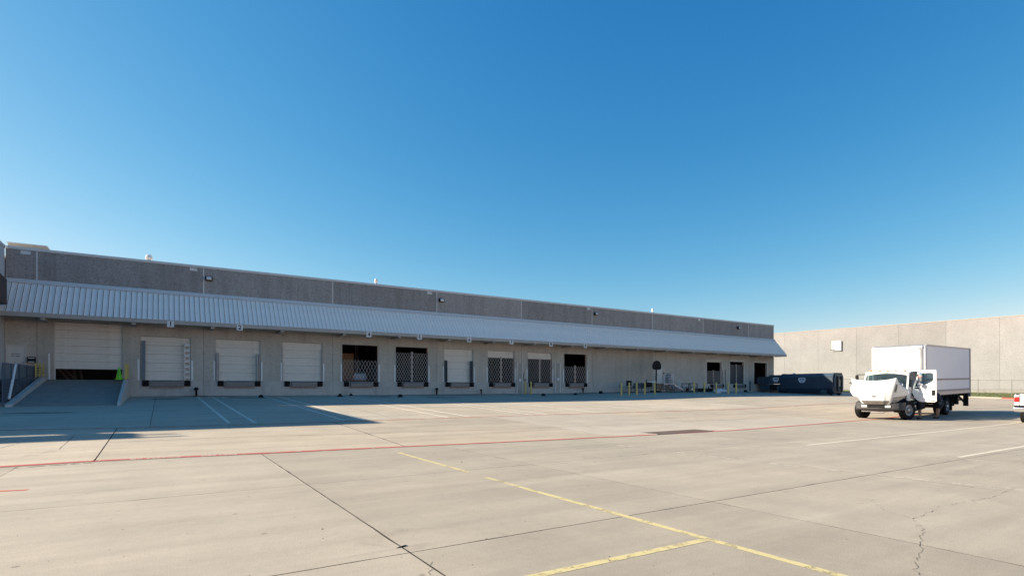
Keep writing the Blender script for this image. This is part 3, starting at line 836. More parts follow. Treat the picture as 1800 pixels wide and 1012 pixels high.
# ------------------------------------------------------------------ wall lamps, roof items
for x, z, lab in ((2.85, 9.6, 'boxy wall floodlight above dock 2, nearest the left corner'), (21.25, 9.6, 'boxy wall floodlight on the upper wall above dock 6'),
                  (39.5, 9.68, 'dark wall floodlight above dock 9 right side'), (64.1, 9.62, 'dark wall floodlight near the far corner above the compactor')):
    O = (x, WY, z)
    t = tag(empty('wall_lamp', O), lab, 'lamp', 'floodlights on the upper warehouse wall')
    m = MB(O); m.prism([(WY, z + .17), (WY - .18, z + .15), (WY - .3, z - .02), (WY - .26, z - .16), (WY, z - .17)], 0, x - .22, x + .22); m.build('housing', M['black'], t, bevel=.015)
    m = MB(O); m.mesh([(x + sx * .16, y, zz) for sx in (-1, 1) for y, zz in ((WY - .2, z + .112), (WY - .298, z - .005), (WY - .275, z - .13))], [(0, 1, 4, 3), (1, 2, 5, 4)])
    for i, v in enumerate(m.v): m.v[i] = (v[0], v[1] - .008, v[2])
    m.build('lens', M['lamp'], t)
for x, r, h, lab in ((-.78, .2, 1.15, 'wide capped roof vent pipe nearest the left end'), (15.6, .14, 1.2, 'slim capped roof vent pipe above dock 4'), (49.3, .13, 1.25, 'small white roof vent pipe above the far stairs')):
    O = (x, 46.5, 9.9)
    t = tag(empty('roof_vent', O), lab, 'vent', 'roof vents behind the parapet')
    m = MB(O); m.lathe([(0, 0), (r * .62, 0), (r * .62, h * .72), (0, h * .72)], O, n=14); m.build('pipe', M['galv'], t, smooth=30)
    m = MB(O); m.lathe([(0, h * .72), (r, h * .72), (r * 1.12, h * .76), (r * 1.12, h * .86), (r * .9, h * .9), (r * .9, h * .96), (r * .5, h), (0, h)], O, n=14); m.build('vent_cap', M['signwhite'], t, smooth=30)
O = (-7.4, 47.5, 9.9)
t = tag(empty('rooftop_unit', O), 'low beige rooftop air unit behind the parapet at left end', 'air unit')
m = MB(O); m.prism([(-8.25, 9.95), (-5.9, 9.95), (-6.35, 10.86), (-8.25, 10.86)], 1, 46.6, 48.4); m.build('casing', M['beige'], t)
m = MB(O); m.box(-8.3, -6.32, 46.55, 48.45, 10.86, 10.93); m.build('casing_lid', M['coping'], t)
for x in (-7.9, -7.2):
    m = MB(O); m.box(x, x + .35, 46.57, 46.6, 10.62, 10.7); m.build('louvre', M['signwhite'], t)
# made-up frame on the unseen wing roof, added to cast its gapped shadow
O = (-18.2, 34.2, 9.9)
t = tag(empty('shadow_frame', O), 'made-up steel frame added on the left wing roof to cast a shadow', 'frame')
m = MB(O)
m.box(-21.5, -17.6, 33.9, 35.2, 10.95, 11.25); m.build('deck', M['galv'], t)
m = MB(O)
for x in (-21.3, -18.6): 
    for y in (34.85, 35.15): m.box(x, x + .5, y, y + .1, 9.9, 10.95)
m.box(-17.6, -16.3, 33.9, 33.98, 11.1, 11.2); m.box(-17.6, -16.5, 34.6, 34.68, 11.1, 11.2); m.build('leg', M['galv'], t)

# ------------------------------------------------------------------ ramp, stairs and rails at the left
gz = lambda y: .0367 * (y - 15)
O = (-4.1, 40.5, gz(40.5))
t = tag(empty('loading_ramp', O), 'sloping concrete drive-in ramp up to the half-open left door', 'ramp')
m = MB(O); m.mesh([(x, y, z) for x in (-6.15, -2.02) for y, z in ((35.7, gz(35.7) + .015), (45.4, DOCK - .005), (45.4, .8), (35.7, .6))], [(0, 1, 5, 4), (0, 3, 2, 1), (4, 5, 6, 7), (0, 4, 7, 3), (1, 2, 6, 5), (2, 3, 7, 6)])
m.build('ramp_surface', M['ramp'], t)
m = MB(O)
m.prism([(35.6, .5), (45.44, .5), (45.44, DOCK + .14), (44.3, DOCK + .12), (35.75, gz(35.7) + .16), (35.6, gz(35.6) + .1)], 0, -6.42, -6.16); m.build('side_wall', M['rampwall'], t, bevel=.015)
m = MB(O)
m.prism([(35.55, .5), (45.44, .5), (45.44, DOCK + .1), (41.0, 2.15), (35.75, gz(35.7) + .22), (35.55, gz(35.6) + .05)], 0, -2.0, -1.86); m.build('side_wall', M['rampwall'], t, bevel=.015)

def yellow_gate(x, y0, y1, z0, z1, lab):
    O = (x, y0, z0)
    t = tag(empty('yellow_rail', O), lab, 'railing', 'yellow barrier rails beside the ramp')
    for y in (y0, (y0 + y1) / 2, y1):
        m = MB(O); f = (y - y0) / (y1 - y0); m.box(x - .03, x + .03, y - .03, y + .03, z0 + .35 * f * 0 + .0, z1 + .12 * f); m.build('post', M['yellowrail'], t)
    for i in range(5):
        m = MB(O); z = z0 + .12 + (z1 - z0 - .16) * i / 4; m.bar((x, y0, z), (x, y1, z + .1), .04, .04, (1, 0, 0)); m.build('bar', M['yellowrail'], t)
    return t
yellow_gate(-6.3, 42.6, 45.1, DOCK + .12, 3.12, 'yellow barred rail on the left side of the ramp door')
yellow_gate(-1.93, 42.0, 45.1, 2.15, 3.18, 'yellow barred rail on the right wall of the ramp')
m = MB((-6.05, 45.0, DOCK)); m.tube((-6.05, 45.2, DOCK), (-6.05, 45.2, 3.88), .045, 8); m.box(-6.15, -5.95, 45.1, 45.3, DOCK, DOCK + .02)
tag(m.build('white_pipe', M['white'], loc=(-6.05, 45.0, DOCK)), 'thin white upright pipe post beside the left overhead door', 'post')
m = MB((-6.92, 45.4, 3.3)); m.box(-7.12, -6.72, 45.3, 45.49, 3.27, 3.64); o = m.build('letter_box', M['black'], loc=(-6.92, 45.4, 3.3), bevel=.015)
tag(o, 'black wall box with two pale bands beside the left person door', 'box')
for z, h in ((3.53, .045), (3.3, .04)):
    m = MB((-6.92, 45.4, 3.3)); m.box(-7.07, -6.77, 45.285, 45.299, z, z + h); m.build('band', M['white'], o)
# stair behind the blue guard
O = (-7.3, 41, gz(41))
t = tag(empty('left_stair', O), 'steel stair with dark blue mesh guard left of the ramp', 'stair')
m = MB(O); m.box(-8.15, -6.5, 42.6, 45.45, DOCK - .12, DOCK - .02); m.build('landing', M['bluegrey'], t)
for i in range(7):
    z = gz(40) + .17 + i * .165; y = 39.9 + i * .38
    m = MB(O); m.box(-8.1, -6.52, y, y + .33, z, z + .05); m.build('step', M['bluegrey'], t)
for x in (-8.13, -6.5):
    m = MB(O); m.bar((x, 39.7, gz(39.7) + .05), (x, 42.6, DOCK - .1), .26, .03, (1, 0, 0)); m.build('stringer', M['bluepanel'], t)
ys = [35.6, 37.4, 39.2, 41.2, 43.2, 45.3]
for i, y in enumerate(ys):
    z0 = gz(y) + .05
    m = MB(O); m.box(-6.52, -6.46, y - .03, y + .03, z0, 2.98 if y > 39 else 2.86); m.build('post', M['bluepanel'], t)
m = MB(O); m.bar((-6.49, 35.5, 2.87), (-6.49, 45.35, 3.02), .06, .05, (1, 0, 0)); m.build('top_rail', M['bluegrey'], t)
for a, b in zip(ys[:-1], ys[1:]):
    m = MB(O); n = int((b - a) / .13)
    for i in range(1, n):
        y = a + (b - a) * i / n
        lo = max(gz(y) + .1, gz(35.7) + .2 + (y - 35.7) * (DOCK + .12 - gz(35.7) - .1) / 8.6)
        m.box(-6.495, -6.483, y - .016, y + .016, lo, 2.84 + (y - 35.5) * .015)
    lo0 = max(gz(a) + .12, .98 + (a - 35.7) * .155)
    for f in (0.0, .45):
        za, zb = lo0 + (2.85 - lo0) * f, max(gz(b) + .12, .98 + (b - 35.7) * .155); zb = zb + (2.95 - zb) * f
        m.bar((-6.49, a, za), (-6.49, b, zb), .045, .02, (1, 0, 0))
    o = m.build('guard_panel', M['bluepanel'], t)
m = MB(O); m.tube((-6.44, 36.6, gz(36.6) + .35), (-6.44, 38.1, 2.9), .055, 8); m.build('leaning_pipe', M['white'], t)

# green caution cone
O = (-2.42, 45.0, DOCK)
t = tag(empty('caution_cone', O), 'lime green caution cone at right end of the half-open left door', 'cone')
m = MB(O); m.lathe([(0, .02), (.2, .02), (.05, .78), (.03, .8), (0, .8)], O, n=16); m.build('cone_body', M['cone'], t, smooth=40)
m = MB(O); m.box(-2.66, -2.18, 44.76, 45.24, DOCK - .004, DOCK + .03); m.build('cone_base', M['cone'], t, bevel=.01)
m = MB(O)
for q in ((-.05, .25, .03, .5), (.0, .3, .06, .38), (-.04, .18, -.01, .3)): m.bar((-2.42 + q[0], 45 - .165 + (q[1]) * .15, DOCK + q[1] + .05), (-2.42 + q[2], 45 - .165 + q[3] * .15, DOCK + q[3] + .05), .035, .012)
m.build('cone_symbol', M['ink'], t)
# things stored behind the half-open door
for x, w, lab in ((-5.5, .5, 'pair of dark leaning boards behind the half-open ramp door'), (-5.0, .08, 'narrow upright timber behind the half-open ramp door')):
    O = (x, 47.6, DOCK)
    m = MB(O); m.bar((x - w, 47.6, DOCK + .9), (x + w * .3, 47.6, DOCK + .03), .14, .05); m.bar((x - w + .3, 47.7, DOCK + .9), (x + w * .3 + .35, 47.7, DOCK + .03), .12, .05)
    tag(m.build('leaning_board', M['plastic'], loc=O), lab, 'board')

# ------------------------------------------------------------------ bollards, ladders
def bollard_proto():
    O = (0, 0, 0); t = empty('bollard', O)
    m = MB(); m.lathe([(.085, 0), (.085, 1.2), (.075, 1.235), (.045, 1.255), (0, 1.26)], O, n=14); m.build('pipe', M['yellow'], t, smooth=40)
    m = MB(); m.lathe([(.12, -.01), (.12, .02), (.086, .025)], O, n=14); m.build('footing', M['kerb'], t)
    return t
bp = bollard_proto()
bl = [(30.1, 45.05, 'yellow bollard left of the pair between docks 7 and 8'), (30.75, 45.0, 'yellow bollard right of the pair between docks 7 and 8'),
      (37.6, 39.5, 'yellow bollard at the left end of the row before the picnic clutter'), (38.45, 39.3, 'yellow bollard in front of the black office chair'), (39.25, 39.1, 'third yellow bollard, just left of the blue cart'),
      (40.55, 39.3, 'yellow bollard in front of the white plank'), (41.75, 39.1, 'yellow bollard beside the basketball pole'),
      (49.5, 40.6, 'yellow bollard right of the blue rack near the stairs'), (51.1, 40.5, 'yellow bollard before the long black box'), (52.1, 39.7, 'yellow bollard with white bags at its foot'),
      (53.1, 38.9, 'yellow bollard just right of the white bags'), (54.2, 38.7, 'yellow bollard farthest right, towards the compactor')]
for i, (x, y, lab) in enumerate(bl):
    o = bp if i == 0 else copy_tree(bp)
    o.location = (x, y, G(x, y)); tag(o, lab, 'bollard', 'yellow pipe bollards along the dock wall')
    o.rotation_euler = (R(random.uniform(-1, 1)), R(random.uniform(-1, 1)), random.random() * 6)
def ladder(x, lab, z0=1.12, z1=4.15):
    O = (x, 45.35, z0); t = tag(empty('wall_ladder', O), lab, 'ladder', 'fixed wall ladders between docks')
    for s in (-.3, .3):
        m = MB(O); m.box(x + s - .025, x + s + .025, 45.28, 45.34, z0, z1); m.build('rail', M['white'], t)
    for i in range(9):
        m = MB(O); m.tube((x - .28, 45.31, z0 + .25 + i * .33), (x + .28, 45.31, z0 + .25 + i * .33), .016, 6); m.build('rung', M['galv'], t)
    for z in (z0 + 1.2, z1 - .1):
        m = MB(O)
        for s in (-.3, .3): m.box(x + s - .02, x + s + .02, 45.34, 45.49, z, z + .04)
        m.build('bracket', M['steel'], t)
    m = MB(O); m.box(x - .12, x + .12, 45.22, 45.3, z0 + 1.2, z0 + 1.5); m.build('white_box', M['white'], t)
ladder(29.62, 'white wall ladder between dock 7 and the pair of bollards')
ladder(34.3, 'white wall ladder between dock 8 and dock 9', 1.25, 4.2)
m = MB((30.35, 45.4, 2.5)); m.path([(30.3, 45.42, 3.1), (30.15, 45.36, 3.15), (30.1, 45.35, 2.9), (30.15, 45.36, 2.5), (30.35, 45.38, 2.4), (30.45, 45.4, 2.6)], .025)
tag(m.build('hose_loop', M['black'], loc=(30.35, 45.4, 2.5)), 'short black hose loop on the wall above two bollards', 'hose')
for x, lab in ((60.95, 'grey conduit pipe on the wall between the two far dock doors'), (61.55, 'wide grey conduit on the wall left of the dark slatted door')):
    m = MB((x, 45.4, 1.1)); m.box(x - .06, x + .06, 45.36, 45.479, 1.12, 4.1); m.box(x - .08, x + .08, 45.35, 45.36, 1.5, 1.58); m.box(x - .08, x + .08, 45.35, 45.36, 3.6, 3.68)
    tag(m.build('conduit', M['galv'], loc=(x, 45.4, 1.1)), lab, 'conduit')
m = MB((66.6, 45.4, 1.3)); m.box(66.5, 66.62, 45.3, 45.48, 1.35, 2.6); tag(m.build('steel_post', M['bluegrey'], loc=(66.6, 45.4, 1.3)), 'short dark steel post on the wall left of the compactor', 'post')

# rubber wheel chocks and pipe boots along the wall
def chock_proto():
    m = MB(); m.prism([(-.16, 0), (.16, 0), (.13, .05), (.02, .2), (-.03, .2), (-.14, .05)], 1, -.12, .12)
    m.tube((0, -.13, .1), (0, .13, .1), .02, 6)
    return m.data('wheel_chock', M['rubber'], bevel=.008)
cm = chock_proto()
for x, y, s, lab in ((5.96, 42.8, 1.0, 'black rubber wheel chock on the ground before dock 2'), (11.5, 42.7, 1.25, 'black rubber wheel chock between docks 3 and 4'), (12.8, 44.3, .9, 'smaller black wheel chock close to the wall at dock 4'),
                (15.8, 41.3, 1.15, 'black rubber wheel chock in front of dock 5 left side'), (29.6, 41.3, 1.15, 'black rubber wheel chock in front of the bollard pair'), (34.0, 42.1, 1.0, 'black rubber wheel chock in front of dock 9'), (38.6, 43.6, 1.3, 'black rubber wheel chock right of dock 9 by the wall'), (63.6, 44.0, 1.5, 'black rubber chock at the wall between far dock doors')):
    o = link('wheel_chock', cm, None, (x, y, G(x, y)), (0, 0, random.uniform(-.6, .6))); o.scale = (s, s, s)
    tag(o, lab, 'wheel chock', 'rubber wheel chocks near the dock wall')
def boot_proto():
    t = empty('drain_boot')
    m = MB(); m.tube((0, 0, 0), (0, 0, .42), .07, 10); m.tube((0, 0, .36), (0, -.16, .3), .06, 8); m.build('drain_pipe', M['black'], t)
    m = MB(); m.lathe([(0, .42), (.13, .42), (.15, .5), (.1, .62), (0, .64)], (0, 0, 0), n=10); m.build('valve_cap', M['black'], t, smooth=40)
    return t
dp = boot_proto()
for i, (x, y, s, lab) in enumerate(((2.05, 45.2, 1.0, 'black standpipe valve at the wall foot left of the double bay lines'), (20.7, 45.2, .95, 'black standpipe valve at the wall foot right of the tall double gate'), (25.2, 45.15, .75, 'black standpipe valve at the wall foot, the smallest, left of the wall ladders'), (37.55, 45.2, .85, 'black standpipe valve at the wall foot beyond the last black open dock'))):
    o = dp if i == 0 else copy_tree(dp)
    o.location = (x, y, G(x, y)); o.scale = (s, s, s); tag(o, lab, 'valve', 'standpipe valves along the wall foot')
# dark residue that has washed against the wall foot (stains with their own outline)
def blot(x, y, rx, ry, seed, lift=.01):
    rnd = random.Random(seed); n = 22; ph = [rnd.random() * 6 for _ in range(4)]
    m = MB(); pts = []
    for i in range(n):
        t = 2 * math.pi * i / n; k = 1 + .25 * math.sin(2 * t + ph[0]) + .18 * math.sin(3 * t + ph[1]) + .12 * math.sin(5 * t + ph[2])
        px, py = x + rx * k * math.cos(t), min(45.46, y + ry * k * math.sin(t)); pts.append((px, py, G(px, py) + lift))
    m.face(pts); return m.build('oil_stain', M['stain'], yard)
M['stain'] = worn_paint('oil_stain', (.13, .12, .11), .50, 3)
for i, (x, y, rx, ry) in enumerate(((1.5, 45.0, 1.6, .35), (3.2, 44.7, 1.5, .4), (.2, 41.5, .9, .35), (5.2, 42.0, 1.2, .3), (21.8, 44.7, 2.2, .5), (23.5, 44.2, 1.5, .3), (14.5, 42.3, 1.2, .3), (19.3, 41.0, 1.2, .3),
                                   (26.5, 45.1, 2, .3), (39.5, 44.8, 3, .4), (34.5, 42.5, 1, .2), (-4.5, 31.2, 1.1, .25), (46, 43.5, 6, .5))): blot(x, y, rx, ry, i)

# litter near the docks
for i, (x, y, lab) in enumerate(((.3, 43.6, 'small scrap of white paper on the ground before dock 1'), (2.75, 42.9, 'pale paper scrap by the painted bay lines'), (7.6, 41.5, 'bluish paper scrap on the bay line before dock 3'), (3.6, 42.6, 'crumpled white paper between the double bay lines'))):
    m = MB((x, y, G(x, y))); r = random.Random(i); z = G(x, y) + .012
    m.grid([[(x + (a - 1.5) * .09 + r.uniform(-.02, .02), y + (b - 1) * .08 + r.uniform(-.02, .02), z + r.uniform(0, .05)) for a in range(4)] for b in range(3)])
    tag(m.build('paper_scrap', M['board'], loc=(x, y, G(x, y))), lab, 'litter', 'paper litter near the docks')

# ------------------------------------------------------------------ yard furniture by the far person door
def at(x, y): return Vector((x, y, G(x, y)))
# basketball hoop
O = at(46.5, 43.4)
t = tag(empty('basketball_hoop', O), 'black basketball hoop with fan-shaped backboard standing by the far door', 'basketball hoop')
m = MB(O); m.path([(46.75, 43.6, O.z + .1), (46.72, 43.55, O.z + 1.4), (46.5, 43.3, O.z + 2.75)], .07, 8); m.build('pole', M['black'], t)
fan = [(-.66, 0), (-.7, .3), (-.6, .62), (-.38, .85), (0, .95), (.38, .85), (.6, .62), (.7, .3), (.66, 0), (.4, -.08), (-.4, -.08)]
vs, fs = plate([fan], .04); m = MB(O); m.mesh([(46.4 + v.x, 43.15 + v.z, O.z + 2.6 + v.y) for v in vs], fs); m.build('backboard', M['black'], t)
m = MB(O); n = 16
for i in range(n):
    a, b = 2 * math.pi * i / n, 2 * math.pi * (i + 1) / n
    m.tube((46.4 + .23 * math.cos(a), 42.85 + .23 * math.sin(a), O.z + 2.68), (46.4 + .23 * math.cos(b), 42.85 + .23 * math.sin(b), O.z + 2.68), .012, 5)
m.build('rim', M['black'], t)
m = MB(O); m.box(46.3, 47.2, 43.2, 44.1, O.z, O.z + .18); m.build('base', M['black'], t, bevel=.04)
# steel stair to the far door
O = at(50, 44.6)
t = tag(empty('steel_stair', O), 'galvanised steel stair and landing up to the far person door', 'stair')
m = MB(O); m.box(48.4, 50.0, 43.9, 45.45, DOCK - .1, DOCK - .02); m.build('landing', M['galv'], t)
nst = 7
for i in range(nst):
    x = 50.05 + i * .27; z = DOCK - .02 - (i + 1) * (DOCK - .02 - O.z) / (nst + 1)
    m = MB(O); m.box(x, x + .28, 43.95, 45.2, z - .035, z); m.build('step', M['bluegrey'], t)
for y in (43.92, 45.24):
    m = MB(O); m.bar((49.95, y, DOCK - .1), (52.0, y, O.z + .06), .2, .03); m.build('stringer', M['galv'], t)
for y in (43.92,):
    for x, z0, z1 in ((48.43, O.z, 3.28), (49.97, O.z, 3.3), (50.95, 1.65, 2.75), (52.0, O.z, 2.05)):
        m = MB(O); m.box(x - .025, x + .025, y - .025, y + .025, z0, z1); m.build('post', M['white'], t)
    for i in range(6):
        z = DOCK + .1 + i * .19; m = MB(O); m.tube((48.43, y, z), (49.97, y, z), .016, 6); m.build('rail', M['white'], t)
    for i in range(5):
        z = .24 + i * .19
        m = MB(O); m.tube((49.97, y, DOCK + z - .05), (52.0, y, O.z + z - .02), .018, 6); m.build('rail', M['white'], t)
for i in range(4):
    m = MB(O); z = .3 + i * .22; m.tube((50.0, 45.24, DOCK + z), (51.9, 45.24, O.z + z), .025, 6); m.build('rail', M['bluegrey'], t)
m = MB(O); m.box(50.55, 50.95, 45.2, 45.3, 1.9, 3.45)
m.build('sign_post', M['bluegrey'], t)
m = MB((50.1, 45.45, 2.9)); m.lathe([(0, .12), (.12, .12), (.14, 0), (0, 0)], (50.35, 45.4, 2.95), n=12); tag(m.build('wall_light', M['white'], loc=(50.1, 45.45, 2.9)), 'small white wall light above the steel stair rail', 'lamp')
m = MB((49.98, 45.45, 3.3)); m.box(50.0, 50.1, 45.4, 45.49, 3.3, 3.5); tag(m.build('card_reader', M['black'], loc=(49.98, 45.45, 3.3)), 'tiny black box on the wall right of the far person door', 'box')
# office chair
O = at(43.0, 43.9)
t = tag(empty('office_chair', O), 'worn black office chair behind the second bollard by the wall', 'chair')
m = MB(O); m.box(42.62, 43.38, 43.95, 44.05, O.z + .72, O.z + 1.3); m.build('backrest', M['black'], t, bevel=.04)
m = MB(O); m.box(42.65, 43.35, 43.4, 43.95, O.z + .48, O.z + .58); m.build('seat', M['black'], t, bevel=.03)
m = MB(O); m.tube((43, 43.7, O.z + .1), (43, 43.7, O.z + .5), .035, 8); m.bar((43, 43.95, O.z + .5), (43, 44.06, O.z + .9), .06, .03, (1, 0, 0)); m.build('stem', M['black'], t)
for k in range(5):
    a = k * 1.257 + .3; m = MB(O); m.bar((43, 43.7, O.z + .12), (43 + .32 * math.cos(a), 43.7 + .32 * math.sin(a), O.z + .08), .05, .03, (0, 0, 1)); m.tube((43 + .32 * math.cos(a) - .02, 43.7 + .32 * math.sin(a), O.z + .03), (43 + .32 * math.cos(a) + .02, 43.7 + .32 * math.sin(a), O.z + .03), .03, 8); m.build('caster_leg', M['black'], t)
for s in (-.38, .34):
    m = MB(O); m.box(43 + s, 43.04 + s, 43.5, 43.85, O.z + .72, O.z + .76); m.box(43 + s, 43.04 + s, 43.62, 43.7, O.z + .52, O.z + .72); m.build('armrest', M['black'], t)
# plain metal chairs
def chair(x, y, rz, mat, lab, back=True):
    O = at(x, y); t = tag(empty('metal_chair', O, (0, 0, rz)), lab, 'chair', 'metal chairs by the far wall')
    m = MB(); m.box(-.24, .24, -.22, .22, .44, .47); m.build('seat', mat, t)
    for sx in (-.23, .23):
        m = MB(); m.tube((sx, -.21, 0), (sx, -.21, .62), .014, 6); m.tube((sx, -.21, .62), (sx, .22, .62), .014, 6); m.build('leg', mat, t)
        m = MB(); m.tube((sx, .25, 0), (sx, .24, .9), .014, 6); m.build('leg', mat, t)
    m = MB(); m.box(-.23, .23, .225, .25, .58, .88); m.build('backrest', mat, t)
chair(42.05, 44.0, .2, M['bluegrey'], 'blue grey metal chair left of the black office chair')
chair(43.9, 43.7, -.5, M['bluegrey'], 'blue grey metal chair between the office chair and the blue cart')
chair(46.0, 44.0, .1, M['black'], 'black metal chair left of the basketball pole')
chair(48.9, 42.9, -.3, M['bluegrey'], 'grey metal chair right of the wooden table, by the stair')
# blue cart and grill
O = at(44.6, 43.9)
t = tag(empty('blue_cart', O), 'dark blue wheeled bin cart behind the third bollard', 'cart')
m = MB(O); m.prism([(44.05, O.z + .42), (45.2, O.z + .42), (45.3, O.z + 1.0), (43.95, O.z + 1.0)], 1, 43.6, 44.3); m.build('tub', M['navysteel2'], t, bevel=.02)
for x in (44.1, 45.1):
    m = MB(O); m.box(x, x + .05, 43.65, 43.7, O.z, O.z + .42); m.box(x, x + .05, 44.2, 44.25, O.z, O.z + .42); m.build('leg', M['bluegrey'], t)
m = MB(O); m.tube((43.9, 43.55, O.z + 1.02), (45.35, 43.55, O.z + 1.02), .025, 6); m.build('handle', M['bluegrey'], t)
O = at(45.2, 43.2)
t = tag(empty('barbecue_grill', O), 'black barrel barbecue grill with a white plank on its shelf', 'grill')
m = MB(O); m.tube((44.75, 43.3, O.z + .85), (45.6, 43.3, O.z + .85), .27, 14); m.build('barrel', M['black'], t)
for x in (44.8, 45.5):
    for s in (-.2, .2): 
        m = MB(O); m.tube((x, 43.3 + s, O.z), (x, 43.3 + s * .7, O.z + .7), .02, 6); m.build('leg', M['black'], t)
m = MB(O); m.tube((44.95, 43.3, O.z + 1.1), (44.95, 43.3, O.z + 1.45), .04, 8); m.build('chimney', M['black'], t)
m = MB((45.4, 42.9, 1.98)); m.box(44.9, 46.0, 42.85, 43.1, G(45, 43) + 1.13, G(45, 43) + 1.22); tag(m.build('white_plank', M['board'], loc=(45.4, 42.9, 1.98)), 'bright white plank lying across the top of the black grill', 'plank')
# picnic table
O = at(47.7, 42.9)
t = tag(empty('picnic_table', O), 'brown wooden picnic table right of the basketball pole', 'table')
for i in range(5):
    m = MB(O); m.box(46.95, 48.5, 42.5 + i * .16, 42.64 + i * .16, O.z + .72, O.z + .76); m.build('table_board', M['wood'], t)
for y in (42.15, 43.5):
    m = MB(O); m.box(46.95, 48.5, y, y + .24, O.z + .43, O.z + .47); m.build('bench_board', M['wood'], t)
for x in (47.15, 48.25):
    for s in (-1, 1): 
        m = MB(O); m.bar((x, 42.87 + s * .65, O.z), (x, 42.87 + s * .2, O.z + .72), .08, .04, (1, 0, 0)); m.build('leg', M['steel'], t)
    m = MB(O); m.box(x - .02, x + .02, 42.2, 43.65, O.z + .37, O.z + .43); m.build('cross_beam', M['steel'], t)
# blue steel rack right of the stair
O = at(52.5, 43.6)
t = tag(empty('blue_rack', O), 'low blue steel stacking rack right of the far stair', 'rack')
for x in (51.75, 53.2):
    for y in (43.2, 44.2):
        m = MB(O); m.box(x, x + .08, y, y + .08, O.z, O.z + 1.05); m.build('post', M['navysteel2'], t)
for z in (.12, .5, .95):
    m = MB(O); m.box(51.83, 53.2, 43.2, 43.26, O.z + z, O.z + z + .1); m.box(51.83, 53.2, 44.22, 44.28, O.z + z, O.z + z + .1); m.build('beam', M['navysteel2'], t)
for z in (.14, .5):
    m = MB(O); m.box(51.83, 53.2, 43.27, 44.2, O.z + z, O.z + z + .05); m.build('shelf', M['navysteel'], t)
m = MB(O); m.box(52.35, 52.6, 43.3, 43.6, O.z + .19, O.z + .48); m.build('pale_box', M['white'], t)
# long black box and white bags
O = at(55.5, 44.6)
t = tag(empty('black_box', O), 'long low black container lying against the far wall foot', 'container')
m = MB(O); m.box(53.6, 57.4, 44.2, 45.3, O.z, O.z + .42); m.build('tray', M['black'], t, bevel=.03)
for x, h in ((55.9, .7), (56.8, .62), (57.6, .55)):
    m = MB(O); m.bar((x, 44.4, O.z + .2), (x + .15, 44.5, O.z + h), .12, .08); m.build('pipe_end', M['black'], t)
def bag(x, y, s, seed, lab):
    O = at(x, y); r = random.Random(seed); bm = bmesh.new(); bmesh.ops.create_icosphere(bm, subdivisions=3, radius=1)
    for v in bm.verts:
        k = 1 + .28 * mnoise.noise(v.co * 1.8 + Vector((seed * 7, 0, 0))) + .12 * mnoise.noise(v.co * 5)
        v.co = Vector((v.co.x * s * k, v.co.y * s * .6 * k, max(0, (v.co.z * .42 + .3) * s * k)))
    me = bpy.data.meshes.new('plastic_bag'); bm.to_mesh(me); bm.free(); me.materials.append(M['tarp'])
    tag(link('plastic_bag', me, None, O), lab, 'bag', 'white plastic bags dumped by the wall')
bag(52.75, 39.9, .28, 1, 'small white plastic bag against a bollard foot'); bag(56.9, 43.0, .62, 2, 'large white plastic bag in the middle of the heap'); bag(57.9, 43.1, .5, 3, 'white plastic bag at the right of the heap'); bag(56.1, 42.7, .42, 4, 'flattened white bag at the left of the heap')

# ------------------------------------------------------------------ compactor and container
O = at(69, 43.5)
t = tag(empty('trash_compactor', O), 'dark teal stationary compactor head docked to the last door', 'compactor')
m = MB(O); m.box(67.9, 70.1, 42.0, 43.5, 2.25, 3.4); m.build('ram_housing', M['navysteel2'], t, bevel=.03)
m = MB(O); m.prism([(43.5, 2.25), (45.3, 2.25), (45.3, 3.05), (44.9, 3.2), (43.5, 3.25)], 0, 67.85, 70.15); m.build('charge_box', M['navysteel2'], t, bevel=.02)
for y in (43.6, 44.1, 44.6, 45.15):
    m = MB(O); m.box(67.78, 67.85, y, y + .08, 2.2, 3.15); m.build('rib', M['navysteel'], t)
m = MB(O); m.box(68.0, 70.0, 42.1, 44.9, O.z + .3, 2.2); m.build('base_body', M['navysteel2'], t, bevel=.02)
m = MB(O); m.box(67.88, 68.0, 42.5, 43.4, 1.5, 2.1); m.build('control_box', M['black'], t)
for y in (42.1, 43.3, 44.6):
    m = MB(O); m.box(67.9, 70.1, y, y + .15, O.z - .15, O.z + .32); m.build('foot', M['navysteel'], t)
def badge(par, O, x, y, z, s):
    shape = [(-.5, .0), (-.48, .2), (-.38, .3), (-.22, .34), (0, .3), (.22, .34), (.38, .3), (.48, .2), (.5, 0), (.4, -.12), (.32, -.3), (.2, -.36), (-.2, -.36), (-.32, -.3), (-.4, -.12)]
    vs, fs = plate([[(a * s, b * s) for a, b in shape]], .01); m = MB(O); m.mesh([(x - v.z, y - v.x, z + v.y) for v in vs], fs); b = m.build('badge', M['badge'], par)
    m = MB(O)
    for q in (-.22, .02, .24): m.box(x - .012, x - .007, y - (q + .1) * s, y - (q - .06) * s, z - .02 * s, z + .2 * s)
    m.box(x - .012, x - .007, y - .2 * s, y + .2 * s, z - .2 * s, z - .13 * s)
    m.build('badge_mark', M['badge_blue'], b)
badge(t, O, 67.88, 42.55, 2.8, .85)
O = at(69, 38.5); g = G(69, 35.5)
t = tag(empty('roll_off_container', O), 'long dark navy roll-off waste container behind the compactor head', 'container')
sec = [(67.8, 1.62), (67.8, 3.02), (68.15, 3.5), (69.85, 3.5), (70.2, 3.02), (70.2, 1.62), (69.9, 1.15), (68.1, 1.15)]
m = MB(O)
n = len(sec)
m.mesh([(x, 41.9, z) for x, z in sec] + [(x, 35.3, z) for x, z in sec], [(i, (i + 1) % n, n + (i + 1) % n, n + i) for i in range(n)] + [tuple(range(n)), tuple(range(2 * n - 1, n - 1, -1))])
m.build('container_body', M['navysteel'], t)
